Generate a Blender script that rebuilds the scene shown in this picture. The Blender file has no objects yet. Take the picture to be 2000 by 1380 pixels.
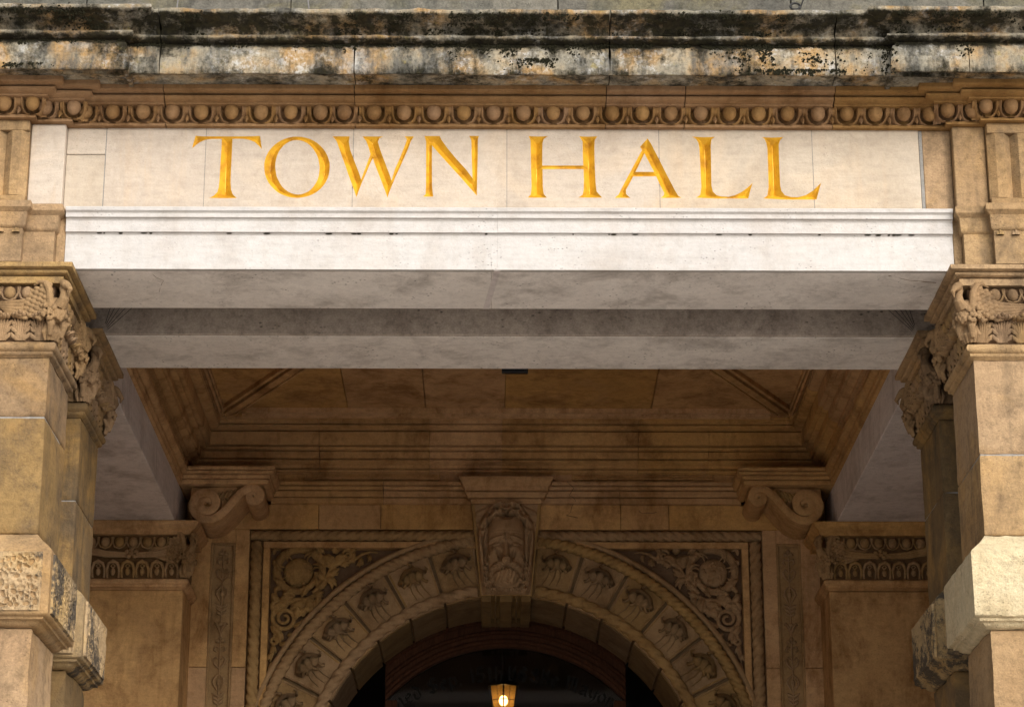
import bpy, bmesh, math, random
import numpy as np
from mathutils import Vector, noise
from mathutils.geometry import delaunay_2d_cdt

random.seed(7)
R = math.radians
SC = bpy.context.scene
COL = SC.collection

# ------------------------------------------------------------------ camera
cam_d = bpy.data.cameras.new('camera')
cam_d.sensor_width = 36.0
cam_d.lens = 86.4
cam_d.clip_start = 0.1
cam_d.clip_end = 3000
cam = bpy.data.objects.new('camera', cam_d)
cam.location = (-0.078, -10.5, 1.6)
cam.rotation_euler = (R(90 + 18.65), 0, R(-0.4298))
COL.objects.link(cam)
SC.camera = cam

# ------------------------------------------------------------------ light
SUN_EL, SUN_AZ = 27.0, 30.0          # azimuth measured from the street side (-y) towards the right (+x)
w = bpy.data.worlds.new('World')
SC.world = w
w.use_nodes = True
nt = w.node_tree
bg = nt.nodes['Background']
sky = nt.nodes.new('ShaderNodeTexSky')
sky.sky_type = 'NISHITA'
sky.sun_disc = False
sky.sun_elevation = R(SUN_EL)
sky.sun_rotation = R(180 - SUN_AZ)
sky.dust_density = 3.0
sky.air_density = 1.0
sky.ozone_density = 1.0
hs = nt.nodes.new('ShaderNodeHueSaturation')   # a thin even cloud layer: the sky is greyer than a clear one
hs.inputs['Saturation'].default_value = 0.35
nt.links.new(sky.outputs[0], hs.inputs['Color'])
nt.links.new(hs.outputs[0], bg.inputs['Color'])
bg.inputs['Strength'].default_value = 0.115

sd = bpy.data.lights.new('sun', 'SUN')
sd.energy = 1.45
sd.angle = R(48)
sd.color = (1.0, 0.95, 0.87)
sun = bpy.data.objects.new('sun', sd)
sdir = Vector((math.sin(R(SUN_AZ)) * math.cos(R(SUN_EL)), -math.cos(R(SUN_AZ)) * math.cos(R(SUN_EL)), math.sin(R(SUN_EL))))
sun.rotation_euler = sdir.to_track_quat('Z', 'Y').to_euler()
sun.location = sdir * 60
COL.objects.link(sun)

SC.view_settings.view_transform = 'Standard'
SC.view_settings.look = 'None'
SC.view_settings.gamma = 1.0
SC.view_settings.use_curve_mapping = False
SC.view_settings.exposure = 0.86
SC.render.engine = 'CYCLES'
SC.cycles.max_bounces = 8
SC.cycles.diffuse_bounces = 6
SC.cycles.use_denoising = True

# ------------------------------------------------------------------ materials
class NT:
    """small helper round a material's node tree"""
    def __init__(s, name):
        s.m = bpy.data.materials.new(name)
        s.m.use_nodes = True
        s.t = s.m.node_tree
        s.b = s.t.nodes['Principled BSDF']
        s.pos = s.t.nodes.new('ShaderNodeNewGeometry').outputs['Position']
    def n(s, typ, **kw):
        o = s.t.nodes.new('ShaderNode' + typ)
        for k, v in kw.items():
            setattr(o, k, v)
        return o
    def l(s, a, b):
        s.t.links.new(a, b)
    def scaled(s, v):
        m = s.n('VectorMath', operation='MULTIPLY')
        s.l(s.pos, m.inputs[0]); m.inputs[1].default_value = v
        return m.outputs[0]
    def noise(s, scale, detail=6, rough=0.6, dist=0.0, vec=None):
        o = s.n('TexNoise')
        o.inputs['Scale'].default_value = scale
        o.inputs['Detail'].default_value = detail
        o.inputs['Roughness'].default_value = rough
        o.inputs['Distortion'].default_value = dist
        s.l(vec if vec is not None else s.pos, o.inputs['Vector'])
        return o.outputs['Fac']
    def ramp(s, fac, stops):
        o = s.n('ValToRGB')
        e = o.color_ramp.elements
        while len(e) < len(stops):
            e.new(0.5)
        for i, (p, c) in enumerate(stops):
            e[i].position = p
            e[i].color = (c, c, c, 1) if isinstance(c, (int, float)) else (*c, 1)
        s.l(fac, o.inputs[0])
        return o.outputs[0]
    def mix(s, fac, a, b, mode='MIX'):
        o = s.n('Mix', data_type='RGBA', blend_type=mode)
        for v, i in ((fac, 0), (a, 6), (b, 7)):
            if isinstance(v, (int, float)):
                o.inputs[i].default_value = v
            elif isinstance(v, tuple):
                o.inputs[i].default_value = (*v, 1)
            else:
                s.l(v, o.inputs[i])
        return o.outputs[2]
    def math(s, op, a, b=0.0, clamp=False):
        o = s.n('Math', operation=op, use_clamp=clamp)
        for v, i in ((a, 0), (b, 1)):
            if isinstance(v, (int, float)):
                o.inputs[i].default_value = v
            else:
                s.l(v, o.inputs[i])
        return o.outputs[0]
    def bump(s, h, dist, strength=1.0, prev=None):
        o = s.n('Bump')
        o.inputs['Strength'].default_value = strength
        o.inputs['Distance'].default_value = dist
        s.l(h, o.inputs['Height'])
        if prev is not None:
            s.l(prev, o.inputs['Normal'])
        return o.outputs[0]


def stone(name, c1, c2, stain=None, stain_amt=0.5, streak=None, streak_amt=0.4, crust=None, crust_amt=0.0,
          grain=0.35, bump=0.004, pits=0.25, rv=0.16, rough=0.88, big=1.3, hue=0.004, ochre=None, ochre_amt=0.0, pit_scale=55.0, bedding=0.12):
    t = NT(name)
    col = t.mix(t.ramp(t.noise(big, 7, 0.62, 0.6), [(0.32, 0.0), (0.68, 1.0)]), c1, c2)
    col = t.mix(t.math('MULTIPLY', t.ramp(t.noise(big * 5.5, 5, 0.6, 0.3), [(0.35, 0.0), (0.7, 1.0)]), 0.45), col,
                tuple(0.55 * a + 0.45 * b for a, b in zip(c1, c2)))
    # every stone was cut from its own bed: value and hue differ from one object to the next
    oi = t.n('ObjectInfo')
    hv = t.n('HueSaturation')
    t.l(t.math('ADD', t.math('MULTIPLY', oi.outputs['Random'], rv), 1.0 - rv / 2), hv.inputs['Value'])
    r2 = t.math('FRACT', t.math('MULTIPLY', oi.outputs['Random'], 7.31))
    t.l(t.math('ADD', t.math('MULTIPLY', r2, 2 * hue), 0.5 - hue), hv.inputs['Hue'])
    t.l(t.math('ADD', t.math('MULTIPLY', r2, 0.20), 0.95), hv.inputs['Saturation'])
    t.l(col, hv.inputs['Color'])
    col = hv.outputs[0]
    if ochre:
        f = t.ramp(t.noise(2.1, 5, 0.6, 1.2), [(0.5, 0.0), (0.66, 1.0)])
        col = t.mix(t.math('MULTIPLY', f, ochre_amt), col, ochre)
    if stain:
        f = t.ramp(t.noise(2.7, 9, 0.74, 0.3, t.scaled((1.35, 1.35, 0.85))), [(0.48, 0.0), (0.66, 1.0)])
        col = t.mix(t.math('MULTIPLY', f, stain_amt), col, stain)
    if streak:
        f = t.ramp(t.noise(1.0, 6, 0.65, 0.4, t.scaled((11, 11, 0.9))), [(0.52, 0.0), (0.74, 1.0)])
        f2 = t.ramp(t.noise(1.1, 4, 0.6), [(0.42, 0.0), (0.6, 1.0)])
        col = t.mix(t.math('MULTIPLY', t.math('MULTIPLY', f, f2), streak_amt), col, streak)
    fine = t.noise(110, 6, 0.75)
    mid = t.noise(26, 8, 0.68, 0.2)
    g = t.ramp(fine, [(0.25, 1 - grain), (0.75, 1 + grain * 0.4)])
    col = t.mix(0.8, col, g, 'MULTIPLY')
    g2 = t.ramp(mid, [(0.28, 1.0 - 0.95 * grain), (0.5, 1.0), (0.72, 1.0 + 0.4 * grain)])
    col = t.mix(0.8, col, g2, 'MULTIPLY')
    bed = t.noise(1.0, 6, 0.7, 0.0, t.scaled((5, 5, 34)))      # bedding planes of the stone
    col = t.mix(0.9, col, t.ramp(bed, [(0.32, 1 - bedding), (0.55, 1.0), (0.70, 1 + 0.4 * bedding)]), 'MULTIPLY')
    nrm = t.bump(bed, bump * bedding * 2, 0.5)
    nrm = t.bump(mid, bump * 2.4, 0.6, nrm)
    nrm = t.bump(fine, bump * 0.5, 0.5, nrm)
    if pits > 0:
        v = t.n('TexVoronoi', feature='F1')
        v.inputs['Scale'].default_value = pit_scale
        t.l(t.scaled((1, 1, 1.7)), v.inputs['Vector'])
        dot = t.ramp(v.outputs['Distance'], [(0.10, 1.0), (0.24, 0.0)])
        msk = t.ramp(t.noise(4.0, 5, 0.65), [(0.49, 0.0), (0.64, 1.0)])
        pf = t.math('MULTIPLY', dot, msk)
        col = t.mix(t.math('MULTIPLY', pf, pits), col, tuple(0.18 * a for a in c1))
        nrm = t.bump(t.math('SUBTRACT', 1.0, pf), bump, 0.6, nrm)
    if crust:
        cn = t.math('ADD', t.math('MULTIPLY', t.noise(3.4, 8, 0.72, 0.0), 0.72), t.math('MULTIPLY', t.noise(34, 7, 0.75, 0.0), 0.28))
        f = t.ramp(cn, [(0.56 - 0.16 * crust_amt, 0.0), (0.60 - 0.13 * crust_amt, 1.0)])
        col = t.mix(t.math('MULTIPLY', f, 0.9), col, crust)
        nrm = t.bump(cn, bump * 2.0, 0.7, nrm)
    t.l(col, t.b.inputs['Base Color'])
    t.b.inputs['Roughness'].default_value = rough
    t.b.inputs['Specular IOR Level'].default_value = 0.25
    t.l(nrm, t.b.inputs['Normal'])
    return t.m


def weathered(name, z0, z1):
    """rain-washed cornice stone: pale lichen, ochre patches, grey film and black moss that thickens towards the top"""
    t = NT(name)
    base = t.ramp(t.noise(3.6, 6, 0.6, 0.1), [(0.30, (0.125, 0.118, 0.098)), (0.42, (0.27, 0.245, 0.19)), (0.50, (0.33, 0.275, 0.19)),
                                               (0.59, (0.36, 0.225, 0.095)), (0.70, (0.35, 0.335, 0.305))])
    lich = t.ramp(t.noise(30, 8, 0.78, 0.0), [(0.50, 0.0), (0.60, 1.0)])
    lm = t.ramp(t.noise(4.7, 4, 0.6), [(0.46, 0.0), (0.60, 1.0)])
    col = t.mix(t.math('MULTIPLY', t.math('MULTIPLY', lich, lm), 0.75), base, (0.46, 0.46, 0.45))
    gr = t.ramp(t.noise(1.0, 8, 0.74, 0.0, t.scaled((9, 9, 2.6))), [(0.46, 0.0), (0.62, 1.0)])
    col = t.mix(t.math('MULTIPLY', gr, 0.85), col, (0.085, 0.085, 0.078))
    yl = t.ramp(t.noise(13, 8, 0.75), [(0.60, 0.0), (0.66, 1.0)])
    col = t.mix(t.math('MULTIPLY', yl, 0.5), col, (0.30, 0.24, 0.06))
    sp = t.noise(60, 8, 0.8)
    col = t.mix(0.85, col, t.ramp(sp, [(0.32, 0.35), (0.5, 1.0), (0.7, 1.15)]), 'MULTIPLY')
    # moss and soot crust
    mr = t.n('MapRange')
    sep = t.n('SeparateXYZ'); t.l(t.pos, sep.inputs[0])
    t.l(sep.outputs['Z'], mr.inputs['Value'])
    mr.inputs['From Min'].default_value = z0; mr.inputs['From Max'].default_value = z1
    hgt = t.ramp(mr.outputs[0], [(0.0, 0.06), (0.15, 0.0), (0.40, 0.01), (0.48, 0.05), (0.54, 0.13), (0.58, 0.17), (0.63, 0.09), (0.67, 0.02), (0.72, 0.085), (0.90, 0.12), (0.95, 0.0)])
    mn = t.math('ADD', t.math('MULTIPLY', t.noise(1.0, 9, 0.78, 0.0, t.scaled((5.2, 5.2, 6.0))), 0.6), t.math('MULTIPLY', t.noise(1.0, 7, 0.75, 0.0, t.scaled((15, 15, 3.5))), 0.4))
    mf = t.ramp(t.math('ADD', mn, hgt), [(0.525, 0.0), (0.62, 1.0)])
    mcol = t.mix(t.ramp(t.noise(40, 6, 0.7), [(0.4, 0.0), (0.7, 1.0)]), (0.008, 0.0072, 0.005), (0.036, 0.032, 0.014))
    col = t.mix(t.math('MULTIPLY', mf, 0.96), col, mcol)
    t.l(col, t.b.inputs['Base Color'])
    t.b.inputs['Roughness'].default_value = 0.95
    t.b.inputs['Specular IOR Level'].default_value = 0.15
    nrm = t.bump(t.noise(30, 8, 0.7), 0.010, 0.7)
    nrm = t.bump(sp, 0.004, 0.6, nrm)
    nrm = t.bump(mf, 0.008, 0.8, nrm)
    t.l(nrm, t.b.inputs['Normal'])
    return t.m


def plain(name, c, rough=0.5, metal=0.0, spec=0.5, emit=None, estr=0.0):
    t = NT(name)
    f = t.ramp(t.noise(18, 6, 0.65), [(0.3, 0.8), (0.7, 1.12)])
    t.l(t.mix(1.0, c, f, 'MULTIPLY'), t.b.inputs['Base Color'])
    t.b.inputs['Roughness'].default_value = rough
    t.b.inputs['Metallic'].default_value = metal
    t.b.inputs['Specular IOR Level'].default_value = spec
    if emit:
        t.b.inputs['Emission Color'].default_value = (*emit, 1)
        t.b.inputs['Emission Strength'].default_value = estr
    t.l(t.bump(t.noise(90, 5, 0.6), 0.001, 0.4), t.b.inputs['Normal'])
    return t.m


def gilding():
    t = NT('gold_leaf')
    c = t.ramp(t.noise(14, 6, 0.6, 0.0), [(0.33, (0.40, 0.185, 0.010)), (0.48, (0.60, 0.325, 0.014)), (0.70, (0.70, 0.42, 0.026))])
    wear = t.ramp(t.noise(30, 9, 0.75, 0.4), [(0.60, 0.0), (0.70, 1.0)])
    c = t.mix(t.math('MULTIPLY', wear, 0.55), c, (0.22, 0.10, 0.02))
    t.l(c, t.b.inputs['Base Color'])
    t.b.inputs['Metallic'].default_value = 0.22
    t.b.inputs['Roughness'].default_value = 0.5
    nrm = t.bump(t.noise(60, 6, 0.65, 0.5), 0.003, 0.5)
    t.l(nrm, t.b.inputs['Normal'])
    return t.m


def wood(name, c1, c2):
    t = NT(name)
    f = t.noise(3.0, 7, 0.6, 1.5, t.scaled((14, 14, 2)))
    t.l(t.ramp(f, [(0.3, c1), (0.7, c2)]), t.b.inputs['Base Color'])
    t.b.inputs['Roughness'].default_value = 0.75
    t.b.inputs['Specular IOR Level'].default_value = 0.08
    t.l(t.bump(f, 0.002, 0.4), t.b.inputs['Normal'])
    return t.m


def glass_mat(name, tint, rough=0.05, trans=0.9):
    t = NT(name)
    out = [n for n in t.t.nodes if n.type == 'OUTPUT_MATERIAL'][0]
    tr = t.n('BsdfTransparent'); tr.inputs[0].default_value = (*tint, 1)
    gl = t.n('BsdfGlossy'); gl.inputs['Roughness'].default_value = rough
    fr = t.n('Fresnel'); fr.inputs['IOR'].default_value = 1.5
    mx = t.n('MixShader')
    t.l(fr.outputs[0], mx.inputs[0]); t.l(tr.outputs[0], mx.inputs[1]); t.l(gl.outputs[0], mx.inputs[2])
    t.l(mx.outputs[0], out.inputs['Surface'])
    return t.m

def frosted(name, c):
    t = NT(name)
    out = [n for n in t.t.nodes if n.type == 'OUTPUT_MATERIAL'][0]
    tr = t.n('BsdfTransparent'); tr.inputs[0].default_value = (1, 0.85, 0.6, 1)
    tl = t.n('BsdfTranslucent'); tl.inputs[0].default_value = (*c, 1)
    mx = t.n('MixShader'); mx.inputs[0].default_value = 0.30
    t.l(tr.outputs[0], mx.inputs[1]); t.l(tl.outputs[0], mx.inputs[2])
    t.l(mx.outputs[0], out.inputs['Surface'])
    return t.m

M = dict(
    crown=weathered('weathered_cornice_stone', 6.37, 6.65),
    parapet=stone('lichened_grey_stone', (0.128, 0.122, 0.104), (0.183, 0.170, 0.140), stain=(0.055, 0.061, 0.055), stain_amt=0.8,
                  ochre=(0.200, 0.170, 0.073), ochre_amt=0.5, grain=0.65, bump=0.006, pits=0.5, rv=0.3),
    bed=stone('tan_moulding_stone', (0.263, 0.152, 0.069), (0.317, 0.198, 0.105), stain=(0.123, 0.053, 0.011), stain_amt=0.75, streak=(0.202, 0.099, 0.029),
              streak_amt=0.5, grain=0.25, pits=0.3, rv=0.10),
    frieze=stone('cream_frieze_stone', (0.441, 0.369, 0.295), (0.537, 0.471, 0.398), stain=(0.339, 0.263, 0.190), stain_amt=0.40, streak=(0.506, 0.373, 0.249),
                 streak_amt=0.75, ochre=(0.623, 0.491, 0.353), ochre_amt=0.35, grain=0.16, bump=0.0025, pits=0.35, rv=0.10, pit_scale=70),
    white=stone('white_beam_stone', (0.477, 0.454, 0.437), (0.534, 0.516, 0.498), stain=(0.361, 0.310, 0.266), stain_amt=0.5, streak=(0.376, 0.332, 0.289), streak_amt=0.35, grain=0.13, bump=0.002,
                pits=0.6, rv=0.05, hue=0.004, ochre=(0.490, 0.433, 0.382), ochre_amt=0.3, big=0.9, pit_scale=42),
    soffit=stone('pitted_beam_stone', (0.797, 0.746, 0.707), (0.914, 0.874, 0.836), stain=(0.40, 0.36, 0.33), stain_amt=0.7, grain=0.2, bump=0.003,
                 pits=1.0, rv=0.04, hue=0.004, pit_scale=38),
    honey=stone('honey_limestone', (0.316, 0.201, 0.101), (0.457, 0.315, 0.169), stain=(0.156, 0.105, 0.061), stain_amt=0.85, streak=(0.133, 0.096, 0.061),
                streak_amt=0.75, ochre=(0.459, 0.275, 0.104), ochre_amt=0.5, grain=0.42, pits=0.7, rv=0.16, bump=0.006, bedding=0.15),
    aged=stone('aged_brown_limestone', (0.225, 0.144, 0.073), (0.330, 0.224, 0.117), stain=(0.105, 0.073, 0.045), stain_amt=0.9, streak=(0.094, 0.069, 0.045),
                streak_amt=0.85, ochre=(0.361, 0.211, 0.074), ochre_amt=0.55, grain=0.42, pits=0.7, rv=0.16, bump=0.006, bedding=0.15),
    sooty=stone('soot_crusted_limestone', (0.367, 0.254, 0.136), (0.437, 0.328, 0.195), stain=(0.187, 0.140, 0.094), stain_amt=0.7, streak=(0.13, 0.10, 0.075),
                streak_amt=0.8, crust=(0.048, 0.041, 0.035), crust_amt=0.42, ochre=(0.44, 0.28, 0.10), ochre_amt=0.5, grain=0.3, pits=0.5, bump=0.006),
    fresh=stone('new_pale_limestone', (0.595, 0.477, 0.296), (0.698, 0.598, 0.413), stain=(0.486, 0.347, 0.182), stain_amt=0.45, grain=0.36, pits=0.8, rv=0.05, bump=0.016),
    grimy_shaded=stone('grimy_shaded_limestone', (0.167, 0.106, 0.046), (0.210, 0.145, 0.070), stain=(0.068, 0.048, 0.030), stain_amt=0.75, streak=(0.053, 0.043, 0.033),
                streak_amt=0.9, ochre=(0.391, 0.230, 0.072), ochre_amt=0.6, grain=0.3, pits=0.5, bump=0.006),  # grime streaks on a base darkened for the rear piers' shade
    pitted=stone('dark_pitted_stone', (0.433, 0.370, 0.317), (0.546, 0.473, 0.418), stain=(0.256, 0.205, 0.171), stain_amt=0.7, grain=0.45, bump=0.004, pits=1.0, rv=0.04, hue=0.003, pit_scale=24),
    lilac=stone('lilac_grey_beam_stone', (0.667, 0.608, 0.595), (0.797, 0.739, 0.733), stain=(0.362, 0.305, 0.290), stain_amt=0.7, grain=0.2, bump=0.003, pits=0.6, rv=0.04, hue=0.003),
    carving_ground=stone('dark_carving_ground', (0.170, 0.102, 0.054), (0.246, 0.150, 0.080), grain=0.3, pits=0.2, rv=0.1),  # recessed grounds get a darker stone than the carving on them
    carved=stone('carved_limestone', (0.233, 0.145, 0.074), (0.329, 0.219, 0.117), stain=(0.110, 0.069, 0.038), stain_amt=0.8, grain=0.34, pits=0.4, rv=0.1, big=4, bump=0.004),
    inner=stone('brown_porch_stone', (0.506, 0.306, 0.142), (0.670, 0.432, 0.217), stain=(0.254, 0.125, 0.042), stain_amt=0.85, streak=(0.268, 0.133, 0.039),
                streak_amt=0.7, ochre=(0.516, 0.310, 0.140), ochre_amt=0.6, grain=0.28, pits=0.4, rv=0.16, bump=0.004),
    relief=stone('carved_porch_stone', (0.340, 0.216, 0.104), (0.446, 0.299, 0.154), stain=(0.170, 0.095, 0.036), stain_amt=0.75, grain=0.25, pits=0.3, rv=0.1, big=4, bump=0.003),    relief_shaded=stone('shaded_porch_stone', (0.176, 0.112, 0.054), (0.232, 0.156, 0.080), stain=(0.089, 0.049, 0.019), stain_amt=0.75, grain=0.25, pits=0.3, rv=0.1, big=4, bump=0.003),    bloom=stone('dark_carved_flower_stone', (0.245, 0.156, 0.075), (0.321, 0.216, 0.111), stain=(0.122, 0.068, 0.025), stain_amt=0.75, grain=0.25, pits=0.3, rv=0.1, big=4, bump=0.003),  # middle entry: relief stone darkened to paint shade on undersides
    mortar=stone('pale_mortar', (0.250, 0.235, 0.214), (0.299, 0.285, 0.264), grain=0.3, pits=0.2),
    dark_backing=stone('dark_recess_stone', (0.17, 0.115, 0.07), (0.24, 0.165, 0.10), grain=0.3, pits=0.2),  # dark stone for joint backings, hidden cores and crack seams
    gold=gilding(),
    wood=wood('varnished_oak', (0.034, 0.014, 0.0075), (0.075, 0.031, 0.016)),
    iron=plain('black_iron', (0.012, 0.012, 0.013), 0.45, 0.6),
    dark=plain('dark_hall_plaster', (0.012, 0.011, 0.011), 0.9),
    paint=plain('black_sign_paint', (0.004, 0.004, 0.004), 0.7, spec=0.2),
    cable=plain('grey_cable', (0.16, 0.15, 0.15), 0.6),
    pane=glass_mat('fanlight_glass', (0.75, 0.76, 0.78)),
    amber=frosted('lantern_glass', (0.95, 0.55, 0.16)),
    bulb=plain('lit_bulb', (1, 0.8, 0.5), 0.4, emit=(1.0, 0.62, 0.22), estr=14.0),
    pave=stone('pale_paving', (0.588, 0.542, 0.486), (0.678, 0.633, 0.576), stain=(0.475, 0.429, 0.384), stain_amt=0.4, pits=0.2),
    floor=stone('added_floor_stone', (0.10, 0.085, 0.07), (0.15, 0.13, 0.11), pits=0.2),
    moss=plain('black_moss', (0.016, 0.015, 0.008), 0.95, spec=0.1),
)
# ------------------------------------------------------------------ mesh helpers
class MB:
    """collects vertices and faces; build() links them as ONE mesh object"""
    def __init__(s):
        s.v = []; s.f = []
    def add(s, vs, fs):
        k = len(s.v)
        s.v += [tuple(p) for p in vs]
        s.f += [tuple(i + k for i in f) for f in fs]
    def box(s, x0, x1, y0, y1, z0, z1, c=0.004):
        if x1 < x0: x0, x1 = x1, x0
        c = min(c, (x1 - x0) / 3, (y1 - y0) / 3, (z1 - z0) / 3)
        vs = []; ids = {}
        X = (x0, x1); Y = (y0, y1); Z = (z0, z1)
        for i in (0, 1):
            for j in (0, 1):
                for k in (0, 1):
                    sx, sy, sz = (c, -c)[i], (c, -c)[j], (c, -c)[k]
                    ids[i, j, k, 0] = len(vs); vs.append((X[i], Y[j] + sy, Z[k] + sz))
                    ids[i, j, k, 1] = len(vs); vs.append((X[i] + sx, Y[j], Z[k] + sz))
                    ids[i, j, k, 2] = len(vs); vs.append((X[i] + sx, Y[j] + sy, Z[k]))
        g = lambda i, j, k, a: ids[i, j, k, a]
        fs = []
        for i in (0, 1):
            fs += [(g(i,0,0,0), g(i,1,0,0), g(i,1,1,0), g(i,0,1,0)), (g(0,i,0,1), g(1,i,0,1), g(1,i,1,1), g(0,i,1,1)), (g(0,0,i,2), g(1,0,i,2), g(1,1,i,2), g(0,1,i,2))]
            for j in (0, 1):
                fs += [(g(i,j,0,0), g(i,j,1,0), g(i,j,1,1), g(i,j,0,1)), (g(i,0,j,0), g(i,1,j,0), g(i,1,j,2), g(i,0,j,2)), (g(0,i,j,1), g(1,i,j,1), g(1,i,j,2), g(0,i,j,2))]
                for k in (0, 1):
                    fs.append((g(i,j,k,0), g(i,j,k,1), g(i,j,k,2)))
        s.add(vs, fs)
    def grid(s, P, closed_u=False, closed_v=False):
        n = len(P); m = len(P[0])
        vs = [p for row in P for p in row]
        fs = []
        for i in range(n if closed_u else n - 1):
            for j in range(m if closed_v else m - 1):
                a, b = i, (i + 1) % n
                c, d = j, (j + 1) % m
                fs.append((a * m + c, a * m + d, b * m + d, b * m + c))
        s.add(vs, fs)
    def tube(s, pts, rad, n=8, flat=1.0, up=None, cap=True):
        """round tube along points; flat squeezes it along `up`"""
        pts = [Vector(p) for p in pts]
        if isinstance(rad, (int, float)): rad = [rad] * len(pts)
        rows = []; prev = None
        for i, p in enumerate(pts):
            d = (pts[min(i + 1, len(pts) - 1)] - pts[max(i - 1, 0)])
            d = d.normalized() if d.length > 1e-9 else Vector((0, 0, 1))
            if up is not None:
                u = Vector(up); u = (u - d * u.dot(d)).normalized()
            else:
                if prev is None:
                    u = d.orthogonal().normalized()
                else:
                    u = (prev - d * prev.dot(d)).normalized()
            prev = u
            q = d.cross(u)
            rows.append([tuple(p + (u * math.cos(a) * flat + q * math.sin(a)) * rad[i]) for a in (2 * math.pi * k / n for k in range(n))])
        k0 = len(s.v)
        s.grid(rows, closed_v=True)
        if cap:
            s.f.append(tuple(range(k0, k0 + n)))
            s.f.append(tuple(range(k0 + (len(rows) - 1) * n, k0 + len(rows) * n)))
    def ell(s, c, r, ax=None, nu=10, nv=7):
        """ellipsoid; ax = three axis vectors"""
        c = Vector(c)
        A = [Vector(a).normalized() for a in ax] if ax else [Vector((1,0,0)), Vector((0,1,0)), Vector((0,0,1))]
        rows = []
        for j in range(nv + 1):
            t = math.pi * j / nv
            rows.append([tuple(c + A[0] * r[0] * math.sin(t) * math.cos(2*math.pi*i/nu) + A[1] * r[1] * math.sin(t) * math.sin(2*math.pi*i/nu) + A[2] * r[2] * math.cos(t)) for i in range(nu)])
        s.grid(rows, closed_v=True)
    def sweep(s, prof, path, closed=False, seg=0.0):
        """prof: (out, z) points; path: plan points; out is to the right of the way along"""
        P = [Vector((p[0], p[1])) for p in path]
        if seg:
            Q = []
            for a, b in zip(P, P[1:] + ([P[0]] if closed else [])):
                k = max(1, int((b - a).length / seg))
                Q += [a.lerp(b, i / k) for i in range(k)]
            if not closed: Q.append(P[-1])
            P = Q
        n = len(P); rows = []
        for i, p in enumerate(P):
            ds = []
            if closed or i > 0: ds.append((p - P[i - 1]).normalized())
            if closed or i < n - 1: ds.append((P[(i + 1) % n] - p).normalized())
            ns = [Vector((d.y, -d.x)) for d in ds]
            m = ns[0] if len(ns) == 1 else (ns[0] + ns[1]) / (1 + ns[0].dot(ns[1]))
            rows.append([(p.x + m.x * o, p.y + m.y * o, z) for o, z in prof])
        k0 = len(s.v); m = len(prof)
        s.grid(rows, closed_u=closed, closed_v=True)
        if not closed:
            s.f.append(tuple(range(k0, k0 + m)))
            s.f.append(tuple(range(k0 + (n - 1) * m, k0 + n * m)))
    def prism(s, poly, y0, y1, plane='xz'):
        """polygon in x,z given thickness along y"""
        n = len(poly)
        f = (lambda p, d: (p[0], d, p[1])) if plane == 'xz' else (lambda p, d: (d, p[0], p[1])) if plane == 'yz' else (lambda p, d: (p[0], p[1], d))
        vs = [f(p, y0) for p in poly] + [f(p, y1) for p in poly]
        fs = [tuple(range(n)), tuple(range(2 * n - 1, n - 1, -1))] + [(i, (i + 1) % n, n + (i + 1) % n, n + i) for i in range(n)]
        s.add(vs, fs)
    def mesh(s, name, mat, smooth=None, rough=None):
        me = bpy.data.meshes.new(name)
        me.from_pydata(s.v, [], s.f)
        bm = bmesh.new(); bm.from_mesh(me)
        bmesh.ops.remove_doubles(bm, verts=bm.verts, dist=1e-6)
        bmesh.ops.recalc_face_normals(bm, faces=bm.faces)
        if rough:
            amp, sc = rough
            bm.normal_update()
            for v in bm.verts:
                p = v.co * sc
                h = noise.noise(p) * 0.6 + noise.noise(p * 2.7) * 0.3 + noise.noise(p * 6.1) * 0.2
                v.co += v.normal * h * amp
        bm.to_mesh(me); bm.free()
        if smooth is not None:
            me.shade_smooth()
            if smooth < 180:
                me.set_sharp_from_angle(angle=R(smooth))
        me.materials.append(M[mat])
        return me
    def build(s, name, mat, parent=None, smooth=None, rough=None):
        return link(name, s.mesh(name, mat, smooth, rough), parent)


def link(name, me, parent=None):
    o = bpy.data.objects.new(name, me)
    COL.objects.link(o)
    if parent is not None:
        o.parent = parent
    return o


def thing(name, label, cat, group=None):
    o = bpy.data.objects.new(name, None)
    o.empty_display_size = 0.2
    COL.objects.link(o)
    o['label'] = label; o['category'] = cat
    if group: o['group'] = group
    return o


def tag(o, label, cat, group=None):
    o['label'] = label; o['category'] = cat
    if group: o['group'] = group
    return o


def copies(name, me, parent, xf):
    """copies of one mesh, each an object: xf = (location, z-rotation, scale)"""
    for loc, rz, sc in xf:
        o = link(name, me, parent)
        o.location = loc; o.rotation_euler = (0, 0, rz); o.scale = sc


def carve(mb, name, mat, voxel=0.005, smooth=2, parent=None):
    """melts overlapping lumps of a carving into one continuous skin"""
    me = mb.mesh(name, mat)
    o = bpy.data.objects.new(name, me)
    COL.objects.link(o)
    m = o.modifiers.new('r', 'REMESH'); m.mode = 'VOXEL'; m.voxel_size = voxel
    if smooth:
        m2 = o.modifiers.new('s', 'SMOOTH'); m2.iterations = smooth; m2.factor = 0.5
    dg = bpy.context.evaluated_depsgraph_get()
    new = bpy.data.meshes.new_from_object(o.evaluated_get(dg))
    new.name = name
    bpy.data.objects.remove(o); bpy.data.meshes.remove(me)
    new.shade_smooth()
    if not new.materials: new.materials.append(M[mat])
    return new


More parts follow.
